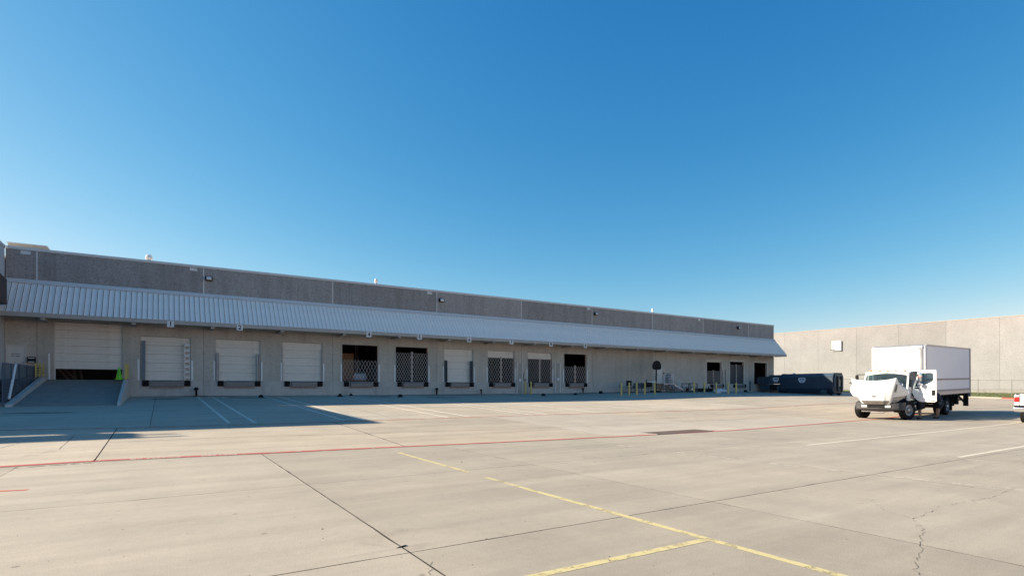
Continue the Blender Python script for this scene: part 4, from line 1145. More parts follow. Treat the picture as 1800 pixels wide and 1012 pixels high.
for y in (41.75, 35.35):
    m = MB(O); s2 = [(69 + (x - 69) * 1.035, 2.4 + (z - 2.4) * 1.035) for x, z in sec]
    m.mesh([(x, y, z) for x, z in s2] + [(x, y - .12, z) for x, z in s2], [(i, (i + 1) % n, n + (i + 1) % n, n + i) for i in range(n)] + [tuple(range(n)), tuple(range(2 * n - 1, n - 1, -1))]); m.build('end_frame', M['navysteel'], t)
m = MB(O); m.prism([(68.0, 1.7), (68.0, 2.95), (68.25, 3.35), (69.75, 3.35), (70.0, 2.95), (70.0, 1.7)], 1, 35.12, 35.22); m.build('end_door', M['navysteel2'], t)
for x in (68.45, 69.35):
    m = MB(O); m.box(x, x + .14, 35.0, 35.12, 1.25, 3.1); m.build('door_bar', M['black'], t)
m = MB(O); m.box(68.75, 69.1, 35.0, 35.12, 1.9, 2.7); m.build('end_plate', M['alu_dark'], t)
for x in (68.25, 69.65):
    m = MB(O); m.box(x, x + .12, 35.2, 41.9, .92, 1.15); m.build('skid', M['navysteel'], t)
for x in (68.0, 69.75):
    for y in (35.6, 41.3):
        m = MB(O); m.tube((x, y, G(69, y) + .13), (x + .25, y, G(69, y) + .13), .13, 12); m.build('roller', M['black'], t)
m = MB(O); m.box(67.7, 67.85, 35.9, 36.6, 1.02, 1.5); m.build('side_pocket', M['navysteel2'], t)
for z in (1.66, 3.0):
    m = MB(O); m.box(67.76, 67.8, 35.4, 41.7, z, z + .06); m.build('side_rail', M['navysteel'], t)
m = MB(O); m.lathe([(0, .12), (.14, .1), (.18, 0)], (68.8, 40.6, 3.5), n=10); m.build('lid_vent', M['galv'], t)
badge(t, O, 67.79, 39.0, 2.7, .95)

# ------------------------------------------------------------------ building at the right, verge, kerb, fence
P0, P1 = Vector((91.3, 57.5)), Vector((96.0, 25.3)); wd = (P1 - P0).normalized(); wn_ = Vector((wd.y, -wd.x)) * -1
if wn_.x < 0: wn_ = -wn_                                            # into the building
ang = math.atan2(wd.y, wd.x)
O = Vector((P0.x, P0.y, 1.2))
rb = tag(empty('neighbour_building', O, (0, 0, ang)), 'sunlit pale aggregate warehouse closing the yard at the right', 'warehouse')
js = [-12, -4.5, 1.76, 7.21, 18.51, 24.29, 30.1, 37.5, 45, 52.5, 60]
vis = [-12, -4.5, 1.76, 7.21, 12.9, 18.51, 24.29, 30.1, 37.5, 45, 52.5, 60]
for a, b in zip(vis[:-1], vis[1:]):
    m = MB(); m.box(a + .01, b - .01, 0, .3, .32, 10.04); m.build('wall_panel', M['agg_sun'], rb)
    m = MB(); m.box(a + .004, b - .004, -.04, .3, -1.6, .3); m.build('plinth', M['verge_plinth'], rb)
    m = MB(); m.box(a - .011, a + .011, .02, .2, .35, 10.0); m.build('joint_sealant', M['ramp'], rb)
    m = MB(); m.box(a + .002, b - .002, -.03, .35, 10.045, 10.15); m.build('coping', M['kerb'], rb)
m = MB(); m.box(-12, 60, .3, 40, 9.6, 9.8); m.build('roof', M['rooftop'], rb)
m = MB(); m.box(-12.3, -12, 0, 40, -1, 10); m.build('side_wall', M['agg_sun'], rb)
lv = MB(); lv.box(9.35, 10.75, -.18, -.005, 6.55, 8.15); lv = lv.build('wall_louvre', M['rooftop'], rb)
for i in range(3):
    m = MB(); m.box(9.5 + i * .28, 9.53 + i * .28, -.195, -.181, 6.85, 8.0); m.build('louvre_stripe', paint('red_stripe', (.5, .2, .2), .6) if i == 0 else bpy.data.materials['red_stripe'], lv)
m = MB(); m.box(9.15, 9.85, -.21, -.185, 6.66, 6.76); m.build('louvre_label', M['ink'], lv)
if (Matrix.Rotation(ang, 3, 'Z') @ Vector((0, 1, 0))).x < 0:       # keep thickness behind the face
    for o in rb.children:
        pass
K0, K1 = Vector((84.2, 52)), Vector((88.8, 18)); kd = (K1 - K0).normalized(); L = (K1 - K0).length
def kerb_piece(s0, s1, mat):
    m = MB(); a, b = K0 + kd * s0, K0 + kd * s1; nx = Vector((-kd.y, kd.x)); nx = nx if nx.x > 0 else -nx
    sec = [(0, -.05), (.02, .15), (.15, .16), (.15, -.05)]
    m.grid([[(p.x + nx.x * h, p.y + nx.y * h, G(p.x, p.y) + z) for h, z in sec] for p in (a, b)])
    return m
kerb = tag(empty('kerb', (K0.x, K0.y, G(*K0))), 'concrete kerb with a red painted stretch edging the grass verge', 'kerb', kind='structure')
s = 0
while s < L:
    e = min(L, s + 3); p = K0 + kd * (s + 1.5)
    mm = kerb_piece(s + .006, e - .006, None); mm.o = Vector((K0.x, K0.y, G(*K0)))
    mm.build('kerb_stone', M['kerb_red'] if p.y < 26.2 else M['kerb'], kerb); s = e
nx = Vector((-kd.y, kd.x)); nx = nx if nx.x > 0 else -nx
rowsg = []
def wall_base(y): return 1.39 + (50.4 - y) * (-.0145)
for i in range(46):
    p = K0 + kd * (L * i / 45); row = []
    for j in range(9):
        f = j / 8; q = p + nx * (.15 + f * 8.6)
        z0 = G(p.x, p.y) + .14; z1 = wall_base(q.y) - .02
        row.append((q.x, q.y, z0 + (z1 - z0) * sstep(0, 1, f) + .03 * mnoise.noise(Vector((q.x, q.y, 0)))))
    rowsg.append(row)
m = MB(); m.grid(rowsg); tag(m.build('grass_verge', M['grass_base'], smooth=True), 'strip of ground under the lawn along the neighbouring warehouse', 'verge', kind='structure')
# blades
t_ = NT('grass_blades'); inf = t_.noise(t_.pos(), .8, 5, .6); c_ = t_.mix(t_.remap(inf, .35, .65), (.055, .085, .018), (.13, .15, .045)); c_ = t_.mix(t_.math('MULTIPLY', t_.remap(t_.noise(t_.pos(), 12, 3), .5, .7), .5), c_, (.20, .18, .08)); M['blades'] = t_.fin(c_, .7, 0, .2)
gm = MB(); rnd = random.Random(9)
for k in range(15000):
    i = rnd.random() * 44.99; j = rnd.random() * 7.99; i0, j0 = int(i), int(j); fi, fj = i - i0, j - j0
    p = Vector(rowsg[i0][j0]).lerp(Vector(rowsg[i0][j0 + 1]), fj).lerp(Vector(rowsg[i0 + 1][j0]).lerp(Vector(rowsg[i0 + 1][j0 + 1]), fj), fi)
    h = rnd.uniform(.05, .13); a = rnd.random() * 6.3; w = rnd.uniform(.01, .03); dx, dy = math.cos(a) * w, math.sin(a) * w; lx, ly = rnd.gauss(0, .03), rnd.gauss(0, .03)
    gm.face([(p.x - dx, p.y - dy, p.z - .01), (p.x + dx, p.y + dy, p.z - .01), (p.x + lx, p.y + ly, p.z + h)])
me = bpy.data.meshes.new('grass'); me.from_pydata(gm.v, [], gm.f); me.materials.append(M['blades'])
tag(link('grass', me), 'short patchy green grass along the foot of the pale warehouse', 'grass', kind='stuff')
# chain-link fence
F0, F1 = Vector((88.25, 52)), Vector((92.6, 20.2)); fd = (F1 - F0).normalized(); FL = (F1 - F0).length
def fz(p):
    f = max(0, min(1, (p.y - 18) / 34)); return .66 + f * .72
O = Vector((F0.x, F0.y, fz(F0)))
t = tag(empty('chain_link_fence', O), 'thin grey chain-link fence on the verge before the pale warehouse', 'fence')
npst = 10; sp = 3.35; s0 = (23.25 / .99) % sp
k = 0; s = s0
FPM = paint('fence_galvanised', (.20, .20, .19), .6, .4)
while s < FL:
    p = F0 + fd * s; m = MB(O); m.tube((p.x, p.y, fz(p) - .2), (p.x, p.y, fz(p) + 1.95), .035, 7); m.build('post', FPM, t); s += sp
a, b = F0, F1
m = MB(O); m.tube((a.x, a.y, fz(a) + 1.86), (b.x, b.y, fz(b) + 1.86), .024, 6); m.build('top_rail', FPM, t)
m = MB(O); step = .16; s = -1.7
while s < FL:
    for sg in (1, -1):
        s_a, s_b = (s, s + 1.75) if sg == 1 else (s + 1.75, s)
        ca, cb = max(0, min(FL, s_a)), max(0, min(FL, s_b))
        if abs(ca - cb) > .05:
            za, zb = (ca - s_a) / (s_b - s_a) * 1.78, (cb - s_a) / (s_b - s_a) * 1.78
            p, q = F0 + fd * ca, F0 + fd * cb
            m.bar((p.x, p.y, fz(p) + .06 + za), (q.x, q.y, fz(q) + .06 + zb), .004, .004, (1, 0, 0))
    s += step
o = m.build('chain_link_mesh', FPM, t); o['kind'] = 'stuff'

# ------------------------------------------------------------------ box truck (local: x forward, y left, z up; origin on the ground under the front axle)
TR = empty('box_truck', (32.82, 14.44, .005), (0, R(1.0), R(185)))
tag(TR, 'white box truck with its hood tilted open and driver door standing open', 'truck')
def wheel(par, name, loc, steer=0, w=.28, r=.5, side=1, rimmat='alu', deep=.09):
    """side=+1: outer face towards +y"""
    t = empty(name, loc, (0, 0, steer), par)
    prof = [(r * .56, -w / 2), (r * .9, -w / 2), (r * .97, -w / 2 + .03), (r, -w / 2 + .07), (r, w / 2 - .07), (r * .97, w / 2 - .03), (r * .9, w / 2), (r * .6, w / 2 * 1.02), (r * .56, w / 2 * .9)]
    m = MB(); m.lathe([(a, h * side) for a, h in prof], (0, 0, 0), 1, 36)
    for i in range(4): m.lathe([(r + .001, (-.09 + i * .055) * side), (r + .008, (-.085 + i * .055) * side), (r + .008, (-.055 + i * .055) * side), (r + .001, (-.05 + i * .055) * side)], (0, 0, 0), 1, 36)
    m.build('tyre', M['rubber'], t, smooth=35)
    o = w / 2
    m = MB(); m.lathe([(h, b * side) for h, b in ((r * .575, o * .95), (r * .55, o * .98), (r * .52, o * .6), (r * .46, o * .62), (r * .4, o * .95 - deep * .3), (r * .22, o * .95 - deep * .3), (r * .2, o * 1.0), (r * .12, o * 1.15), (.0, o * 1.2))], (0, 0, 0), 1, 36)
    m.build('rim', M[rimmat], t, smooth=30)
    m = MB()
    for i in range(10):
        a = 2 * math.pi * i / 10
        m.lathe([(.0, (o * .95 - deep * .3 + .006) * side), (.032, (o * .95 - deep * .3 + .005) * side)], (r * .33 * math.cos(a), 0, r * .33 * math.sin(a)), 1, 8)
        b = a + .31
        m.tube((r * .27 * math.cos(b), o * .8 * side, r * .27 * math.sin(b)), (r * .27 * math.cos(b), o * 1.05 * side, r * .27 * math.sin(b)), .014, 6)
    m.build('wheel_holes', M['black'], t)
    return t
STEER = R(-17)
wheel(TR, 'wheel', (-.25, 1.03, .5), STEER, side=1)
wheel(TR, 'wheel', (-.25, -1.03, .5), STEER, side=-1)
wheel(TR, 'wheel', (-6.2, 1.12, .5), 0, side=1, deep=.35); wheel(TR, 'wheel', (-6.2, .8, .5), 0, side=1)
wheel(TR, 'wheel', (-6.2, -1.12, .5), 0, side=-1, deep=.35); wheel(TR, 'wheel', (-6.2, -.8, .5), 0, side=-1)
for y in (-.43, .43):
    m = MB(); m.box(-10.5, .62, y - .04, y + .04, .68, .95); m.build('frame_rail', M['black'], TR)
m = MB(); m.tube((-.25, -1, .5), (-.25, 1, .5), .07, 8); m.build('axle', M['black'], TR)
m = MB(); m.tube((-6.2, -.8, .5), (-6.2, .8, .5), .11, 10); m.lathe([(0, -.2), (.2, -.12), (.22, 0), (.2, .12), (0, .2)], (-6.2, 0, .5), 0, 12); m.build('axle', M['black'], TR)
# cargo box
B0, B1, BZ0, BZ1, BW = -2.22, -10.65, 1.2, 4.02, 1.3
m = MB(); m.box(B1 + .1, B0 - .05, -BW + .01, BW - .01, 1.36, BZ1 - .08); m.build('cargo_box', M['gelcoat'], TR)
for i in range(7):                                                  # side panels with thin seams
    x0 = B1 + .12 + i * (B0 - .17 - B1 - .12) / 7; x1 = x0 + (B0 - .17 - B1 - .12) / 7
    for s in (-1, 1):
        m = MB(); m.box(x0 + .002, x1 - .002, min(s * (BW - .01), s * BW), max(s * (BW - .01), s * BW), 1.5, BZ1 - .1); m.build('side_panel', M['gelcoat'], TR)
m = MB(); m.box(B0 - .06, B0 - .015, -BW + .14, BW - .14, 1.36, BZ1 - .2); m.build('front_panel', M['gelcoat'], TR)
for s in (-1, 1):                                                   # rounded front corner posts
    m = MB(); pr = [(B0 - .26, s * BW)] + [(B0 - .2 + .2 * math.sin(R(a)), s * (BW - .2 + .2 * math.cos(R(a)))) for a in range(0, 91, 15)] + [(B0, s * (BW - .26)), (B0 - .1, s * (BW - .26)), (B0 - .26, s * (BW - .1))]
    m.prism(pr, 2, 1.3, BZ1 - .15); m.build('corner_post', M['alu'], TR, smooth=40)
m = MB(); pr = [(B0 - .25, BZ1)] + [(B0 - .16 + .16 * math.sin(R(a)), BZ1 - .16 + .16 * math.cos(R(a))) for a in range(0, 91, 15)] + [(B0, BZ1 - .26), (B0 - .08, BZ1 - .26), (B0 - .25, BZ1 - .1)]
m.prism(pr, 1, -BW + .16, BW - .16); m.build('front_roof_rail', M['alu'], TR, smooth=40)
for s in (-1, 1):
    m = MB(); bmx = bmesh.new(); bmesh.ops.create_icosphere(bmx, subdivisions=3, radius=.17)
    vs = [(v.co.x + B0 - .165, v.co.y + s * (BW - .165), v.co.z + BZ1 - .165) for v in bmx.verts]; fs = [tuple(v.index for v in f.verts) for f in bmx.faces]; bmx.free()
    m.mesh(vs, fs); m.build('corner_cap', M['alu'], TR, smooth=True)
    m = MB(); m.box(B1, B0 - .16, min(s * (BW - .06), s * (BW + .012)), max(s * (BW - .06), s * (BW + .012)), BZ1 - .1, BZ1 + .002); m.build('top_rail', M['alu'], TR)
    m = MB(); m.box(B1 + .02, B0 - .18, min(s * (BW - .02), s * (BW + .022)), max(s * (BW - .02), s * (BW + .022)), 2.04, 2.14); m.build('rub_rail', M['alu_dark'], TR)
    m = MB(); m.box(B1 + .02, B0 - .18, min(s * (BW - .03), s * (BW + .02)), max(s * (BW - .03), s * (BW + .02)), 1.38, 1.5); m.build('rub_rail', M['alu_dark'], TR)
    m = MB(); m.box(B1 + .02, B0 - .18, min(s * (BW - .03), s * (BW + .012)), max(s * (BW - .03), s * (BW + .012)), BZ0, 1.375); m.build('bottom_rail', M['alu'], TR)
    m = MB(); m.box(B1 - .02, B1 + .1, min(s * (BW - .1), s * (BW + .025)), max(s * (BW - .1), s * (BW + .025)), .95, BZ1 + .01); m.build('rear_post', M['alu_dark'], TR)
m = MB(); m.box(B1, B0 - .1, -BW + .06, BW - .06, BZ1 - .08, BZ1 - .02); m.build('box_roof', M['gelcoat'], TR)
m = MB(); m.box(B1 - .015, B1 + .09, -BW + .1, BW - .1, 1.2, BZ1 - .1); m.build('rear_door', M['gelcoat'], TR)
m = MB()
for i in range(12): m.box(B1 + .3 + i * .68, B1 + .38 + i * .68, -BW + .05, BW - .05, 1.05, 1.2)
m.build('floor_beams', M['black'], TR)
for s in (-1, 1):
    m = MB(); m.box(-6.97, -6.93, s * .97 - .32, s * .97 + .32, .22, 1.1); m.build('mud_flap', M['rubber'], TR)
# lift gate folded below the rear
m = MB(); m.box(B1 - .05, B1 + .08, .95, 1.2, .35, 1.2); m.box(B1 - .05, B1 + .08, -1.2, -.95, .35, 1.2)
m.bar((B1 + .1, 1.0, .62), (B1 + 1.4, 1.0, 1.05), .14, .06); m.bar((B1 + .1, -1.0, .62), (B1 + 1.4, -1.0, 1.05), .14, .06)
m.box(B1 + .3, B1 + 1.7, -1.0, 1.0, .72, .8); m.box(B1 + 1.4, B1 + 1.62, -1.05, 1.05, .5, 1.1); m.bar((B1 + 1.5, .8, .45), (B1 + 2.3, .8, .8), .12, .1)
m.build('lift_gate', M['black'], TR)
# cab shell, made of its panels
def P3(plane, v):
    return v
m = MB()                                                            # roof, with drooping front edge
rows = []
for x, z, w in ((-.62, 2.47, .99), (-.72, 2.555, 1.0), (-.95, 2.61, 1.0), (-1.6, 2.64, 1.0), (-2.08, 2.61, 1.0)):
    rows.append([(x, y * w, z - .07 * abs(y) ** 4) for y in (-1.03, -.9, -.6, -.3, 0, .3, .6, .9, 1.03)])
m.grid(rows); m.grid([[(a, b, c - .06) for a, b, c in r] for r in rows])
m.mesh(rows[0] + [(a, b, c - .06) for a, b, c in rows[0]], [(i, i + 1, i + 10, i + 9) for i in range(8)])
m.build('cab_roof', M['truck'], TR, smooth=40)
m = MB(); m.box(-2.12, -2.06, -1.05, 1.05, .95, 2.58); m.build('cab_back', M['truck'], TR)
m = MB(); m.box(-2.06, -.35, -1.04, 1.04, .92, .98); m.build('cab_floor', M['black'], TR)
for s in (-1, 1):                                                   # pillars and cowl sides
    m = MB(); m.bar((-.34, s * 1.05, 1.66), (-.7, s * .99, 2.52), .085, .07, (0, 1, 0)); m.build('windscreen_pillar', M['truck'], TR)
    m = MB(); m.prism([(-.30, .98), (-.30, 1.7), (-.36, 1.72), (-.9, 1.7), (-.9, 1.15), (-.75, .98)], 1, s * 1.0, s * 1.06); m.build('cowl_side', M['truck'], TR)
    m = MB(); m.box(-2.1, -1.98, min(s * .99, s * 1.05), max(s * .99, s * 1.05), .95, 2.56); m.build('rear_pillar', M['truck'], TR)
m = MB(); m.prism([(-.24, .98), (-.24, 1.62), (-.3, 1.70), (-.42, 1.70), (-.36, .98)], 1, -1.0, 1.0); m.build('firewall', M['black'], TR)
m = MB(); m.box(-.75, -.4, -.95, .95, 1.5, 1.68); m.build('dashboard', M['black'], TR, bevel=.04)
m = MB()
rows = []
for f in (0, .33, .66, 1):
    rows.append([(-.33 - .36 * f + .05 * (1 - (y / 1.0) ** 2), y * (1.0 - .05 * f), 1.69 + .82 * f) for y in (-.99, -.66, -.33, 0, .33, .66, .99)])
m.grid(rows); m.build('windscreen', M['glass'], TR, smooth=True)
m = MB(); m.box(-.74, -.64, -.98, .98, 2.45, 2.53); m.build('windscreen_header', M['truck'], TR, bevel=.02)
# right (closed) door with window
def door_plate(window=True):
    outer = [(0.03, 1.45), (.08, 1.75), (.30, 2.42), (.38, 2.55), (.5, 2.6), (1.07, 2.6), (1.08, 2.5), (1.08, .98), (1.0, .93), (.42, .94), (.28, 1.0), (.12, 1.18)]
    win = [(.13, 1.74), (.36, 2.4), (.45, 2.46), (.88, 2.46), (.96, 2.40), (.97, 2.12), (.93, 2.0), (.83, 1.93), (.2, 1.71)]
    return outer, win
outer, win = door_plate()
vs, fs = plate([outer, win], .05, .008); gl, gf = plate([win], .008)
cd = MB(); cd.mesh([(-.86 - v.x, -1.06 - v.z, v.y) for v in vs], fs); cd = cd.build('cab_door', M['truck'], TR)
m = MB(); m.mesh([(-.86 - v.x, -1.05 - v.z, v.y) for v in gl], gf); m.build('door_window', M['tint'], cd)
# open driver door, swung out square to the cab
od = MB(); od.mesh([(-.88 + v.z, 1.08 + v.x, v.y) for v in vs], fs); od = od.build('cab_door', M['truck'], TR); od['label'] = 'white driver door standing wide open'
m = MB(); m.mesh([(-.88 + v.z, 1.08 + v.x, v.y) for v in gl], gf); m.build('door_window', M['tint'], od)
vs2, fs2 = plate([[(.11, 1.72), (.35, 2.42), (.45, 2.49), (.89, 2.49), (.985, 2.42), (.995, 2.12), (.955, 1.98), (.84, 1.905), (.19, 1.68)], win], .064); m = MB(); m.mesh([(-.88 + v.z, 1.08 + v.x, v.y) for v in vs2], fs2); m.build('window_seal', M['black'], od)
m = MB(); m.box(-.845, -.82, 1.97, 2.11, 1.28, 1.56); m.build('door_handle', M['black'], od, bevel=.02)
m = MB(); m.bar((-.848, 1.3, 1.66), (-.848, 1.62, 1.5), .02, .012, (1, 0, 0)); m.bar((-.848, 1.62, 1.5), (-.848, 2.0, 1.26), .02, .012, (1, 0, 0)); m.build('door_crease', M['alu_dark'], od)
m = MB(); m.box(-.92, -.905, 1.5, 2.1, 1.0, 1.75); m.build('door_liner', M['plastic'], od)
m = MB(); m.box(-.85, -.83, 1.9, 2.1, .98, 1.02); m.build('door_badge', M['ink'], od)
m = MB(); m.box(-.845, -.82, 1.22, 1.4, 1.63, 1.70); m.build('mirror_foot', M['black'], od)
m = MB(); m.box(-.74, -.6, 1.40, 1.60, 2.02, 2.48); m.build('mirror', M['chrome'], od, bevel=.05, smooth=40)
m = MB(); m.lathe([(0, .11), (.06, .1), (.1, .05), (.115, 0), (0, 0)], (-.71, 1.5, 1.86), 0, 14); m.build('mirror', M['chrome'], od, smooth=40)
m = MB(); m.path([(-.84, 1.36, 1.68), (-.66, 1.5, 1.72), (-.66, 1.5, 2.05)], .018); m.path([(-.84, 1.42, 2.46), (-.68, 1.5, 2.46)], .018); m.build('mirror_arm', M['chrome'], od)
m = MB(); m.path([(-.62, -1.05, 1.75), (-.5, -1.42, 1.72), (-.5, -1.42, 2.42), (-.66, -1.02, 2.42)], .02); m.build('mirror_arm', M['black'], TR)
m = MB(); m.box(-.55, -.46, -1.5, -1.34, 1.95, 2.38); m.build('mirror', M['black'], TR, bevel=.03)
for y in (-.8, -.38, 0, .38, .8):
    m = MB(); m.box(-.86, -.74, y - .045, y + .045, 2.56 - .0, 2.635); m.build('marker_light', M['amber'], TR, bevel=.015)
# interior
for y in (-.55, .55):
    st = MB(); st.box(-1.75, -1.2, y - .27, y + .27, 1.35, 1.5); st = st.build('seat', M['seat'], TR, bevel=.05)
    m = MB(); m.box(-1.88, -1.74, y - .26, y + .26, 1.5, 2.12); m.build('seat_back', M['seat'], st, bevel=.05)
    m = MB(); m.box(-1.86, -1.76, y - .14, y + .14, 2.14, 2.34); m.build('headrest', M['seat'], st, bevel=.04)
m = MB(); n = 18
for i in range(n):
    a, b = 2 * math.pi * i / n, 2 * math.pi * (i + 1) / n
    f = lambda q: (-1.0 - .08 * math.sin(q), .55 + .22 * math.cos(q), 1.72 + .16 * math.sin(q))
    m.tube(f(a), f(b), .016, 6)
m.tube((-.75, .55, 1.6), (-1.0, .55, 1.72), .03, 6); m.build('steering_wheel', M['black'], TR)
# engine bay seen beside the tilted hood
eng = MB(); eng.box(-.2, .48, -.36, .36, .8, 1.42); eng = eng.build('engine', M['plastic'], TR, bevel=.05)
m = MB(); m.tube((.2, .55, 1.3), (-.2, .62, 1.3), .16, 14); m.build('air_filter', M['black'], eng)
m = MB(); m.path([(.6, .4, 1.2), (.4, .6, 1.4), (0, .66, 1.42), (-.2, .6, 1.5)], .06, 8); m.build('hose', M['black'], eng)
m = MB(); m.box(.5, .6, -.5, .5, .72, 1.4); m.build('radiator', M['black'], TR)
m = MB(); m.box(-.25, -.05, .75, .98, 1.1, 1.5); m.build('battery_tray', M['plastic'], TR)
m = MB(); m.lathe([(0, .1), (.11, .1), (.12, 0), (0, 0)], (-.22, .86, 1.58), 0, 14); m.build('horn', M['black'], TR)
for s in (-1, 1):                                                   # inner wheel arches
    m = MB(); rows = []
    for a in range(-10, 191, 20):
        rows.append([(-.25 + .62 * math.cos(R(a)), s * y, .52 + .6 * math.sin(R(a))) for y in (.62, 1.0)])
    m.grid(rows); m.build('wheel_arch', M['black'], TR, smooth=True)
# bumper
m = MB(); rows = []
for y, dx in ((-1.08, -.45), (-1.08, -.2), (-1.0, -.04), (-.8, .06), (0, .13), (.8, .06), (1.0, -.04), (1.1, -.2), (1.12, -.5)):
    rows.append([(.80 + dx - o, y * (1 - o * .02), z) for o, z in ((.04, .93), (0, .89), (0, .60), (.05, .53), (.2, .53), (.2, .93), (.04, .93))])
m.grid(rows); m.face(rows[0]); m.face(rows[-1]); bmp = m.build('bumper', M['plastic'], TR, smooth=30)
for y in (-.55, .55):
    m = MB(); m.box(.87, .912, y - .13, y + .13, .67, .79); m.build('bumper_light', M['lamp'], bmp, bevel=.01)
m = MB(); m.box(.9, .94, -.38, .38, .66, .79); m.build('plate_recess', M['black'], bmp)
m = MB(); m.box(.62, .72, -.75, .75, .42, .5); m.tube((.68, -.3, .4), (.68, .3, .4), .05, 8); m.bar((.3, -.9, .45), (.3, .9, .42), .07, .05, (0, 0, 1)); m.build('front_axle_beam', M['steel'], TR)
# tilted hood: lofted shell, t=0 at the grille edge, t=1 at the former rear edge
def hood_pt(t, q):
    """t up the face, q across from -1 (right) to 1 (left); flanks fold back for |q| > .62"""
    t = max(t, 0)
    a = abs(q); sg = 1 if q >= 0 else -1
    wface = .64 + .42 * t ** .85
    z = .84 + 1.30 * t; x = .90 + .30 * t + .09 * math.sin(math.pi * t)
    if a <= .62:
        f = a / .62
        y = sg * wface * f
        x += .10 * (1 - f ** 2.5) + .028 * math.exp(-((f - .58) / .09) ** 2) * (1 - .4 * t)
        z += (.14 * f ** 2.6 - .06) * t ** 2
    else:
        f = (a - .62) / .38
        flare = .44 * math.sin(math.pi * min(1, max(0, (t + .04) / .98))) ** .6
        y = sg * (wface + .03 * min(1, f * 3) + flare * sstep(.12, .75, f))
        dep = .24 + .70 * math.sin(math.pi * min(1, .06 + t * .88)) ** .6
        x -= dep * .85 * (f ** 1.05)
        z += .08 * t ** 2 * (1 - f) - .42 * f ** .8 * t ** 2 + .14 * f * (1 - t) ** 2
    return (x, y, z)
NT_, NQ = 22, 64
rows = [[hood_pt(i / NT_, -1 + 2 * j / NQ) for j in range(NQ + 1)] for i in range(NT_ + 1)]
hd = MB(); hd.grid(rows); hd = hd.build('hood', M['truck'], TR, smooth=60); hd['label'] = 'white hood tilted forward over the bumper'
md_ = hd.modifiers.new('thickness', 'SOLIDIFY'); md_.thickness = .025; md_.offset = -1
def on_hood(t0, t1, q0, q1, off, n=6, shape=None):
    m = MB(); rows = []
    for i in range(n + 1):
        row = []
        for j in range(n + 1):
            t, q = t0 + (t1 - t0) * i / n, q0 + (q1 - q0) * j / n
            if shape: t, q = shape(i / n, j / n)
            p = Vector(hood_pt(t, q)); e = .01
            d1 = Vector(hood_pt(t + e, q)) - p; d2 = Vector(hood_pt(t, q + e)) - p
            nr = d1.cross(d2).normalized(); ref = Vector((1, math.copysign(.6, q) if abs(q) > .62 else 0, 0))
            if nr.dot(ref) < 0: nr = -nr
            row.append(p + nr * off)
        rows.append(row)
    m.grid(rows); return m
on_hood(.01, .12, -.5, .5, .016, 32, lambda i, j: (.01 + .14 * i, (-1 + 2 * j) * (.50 + .07 * i))).build('grille', M['grille'], hd, smooth=True)
on_hood(.30, .36, -.07, .07, .012, 4).build('emblem', M['alu_dark'], hd)
for s in (-1, 1):
    on_hood(0, 0, 0, 0, .014, 8, lambda i, j: (.06 + .2 * i + .10 * j, s * (.67 + .27 * j + .02 * math.sin(i * 3.1)))).build('headlight', M['lens'], hd, smooth=True)
    on_hood(0, 0, 0, 0, .012, 6, lambda i, j: (.5 + .32 * i, s * (.665 + .05 * j))).build('side_vent', M['grille'], hd, smooth=True)
    m = MB(); p = Vector(hood_pt(.93, s * .8)); m.path([p, p + Vector((-.05, s * .12, .12)), p + Vector((-.16, s * .2, .05))], .018); m.build('hood_latch', M['black'], hd)
m = MB(); m.lathe([(0, .12), (.07, .11), (.1, .05), (.1, 0), (0, 0)], (.45, 1.0, 1.86), 0, 12); m.build('hood_mirror', M['chrome'], hd, smooth=40)
m = MB(); m.tube((-1.2, .72, .62), (-2.3, .72, .62), .3, 18); m.build('fuel_tank', M['alu'], TR, smooth=30)
m = MB(); m.box(-2.0, -1.0, .85, 1.12, .45, .5); m.box(-1.95, -1.05, .85, 1.1, .75, .8); m.build('cab_step', M['black'], TR)
m = MB(); m.box(-4.2, -2.6, -.95, -.5, .5, 1.0); m.box(-3.6, -2.7, .5, .9, .55, .95); m.build('battery_box', M['black'], TR)

# ------------------------------------------------------------------ pickup at the right edge
PK = tag(empty('pickup_truck', (34.0, 8.35, .002), (0, 0, R(0.0))), 'white pickup truck parked at the right edge, tail towards the docks', 'pickup')
# local: x forward from the rear bumper, y left
def pb(name, mat, mb, par=None, **k): return mb.build(name, mat, par or PK, **k)
m = MB(); m.prism([(.12, .62), (.12, 1.36), (.2, 1.40), (2.0, 1.40), (2.0, .7), (1.6, .66), (1.55, .9), (1.3, 1.02), (1.0, 1.02), (.75, .9), (.7, .66)], 1, .86, .98); pb('bed_side', M['truck'], m, bevel=.02)
m = MB(); m.prism([(.12, .62), (.12, 1.36), (.2, 1.40), (2.0, 1.40), (2.0, .7), (1.6, .66), (1.55, .9), (1.3, 1.02), (1.0, 1.02), (.75, .9), (.7, .66)], 1, -.98, -.86); pb('bed_side', M['truck'], m, bevel=.02)
m = MB(); m.box(.13, 2.0, -.86, .86, .78, .84); pb('bed_floor', M['black'], m)
tg = MB(); tg.box(.06, .13, -.78, .78, .74, 1.39); tg = tg.build('tailgate', M['truck'], PK, bevel=.02)
m = MB(); m.box(.045, .06, -.14, .14, 1.12, 1.22); m.build('tailgate_handle', M['black'], tg, bevel=.01)
m = MB(); m.box(.05, .2, -.97, .97, 1.392, 1.425); pb('bed_rail_cap', M['black'], m, bevel=.01)
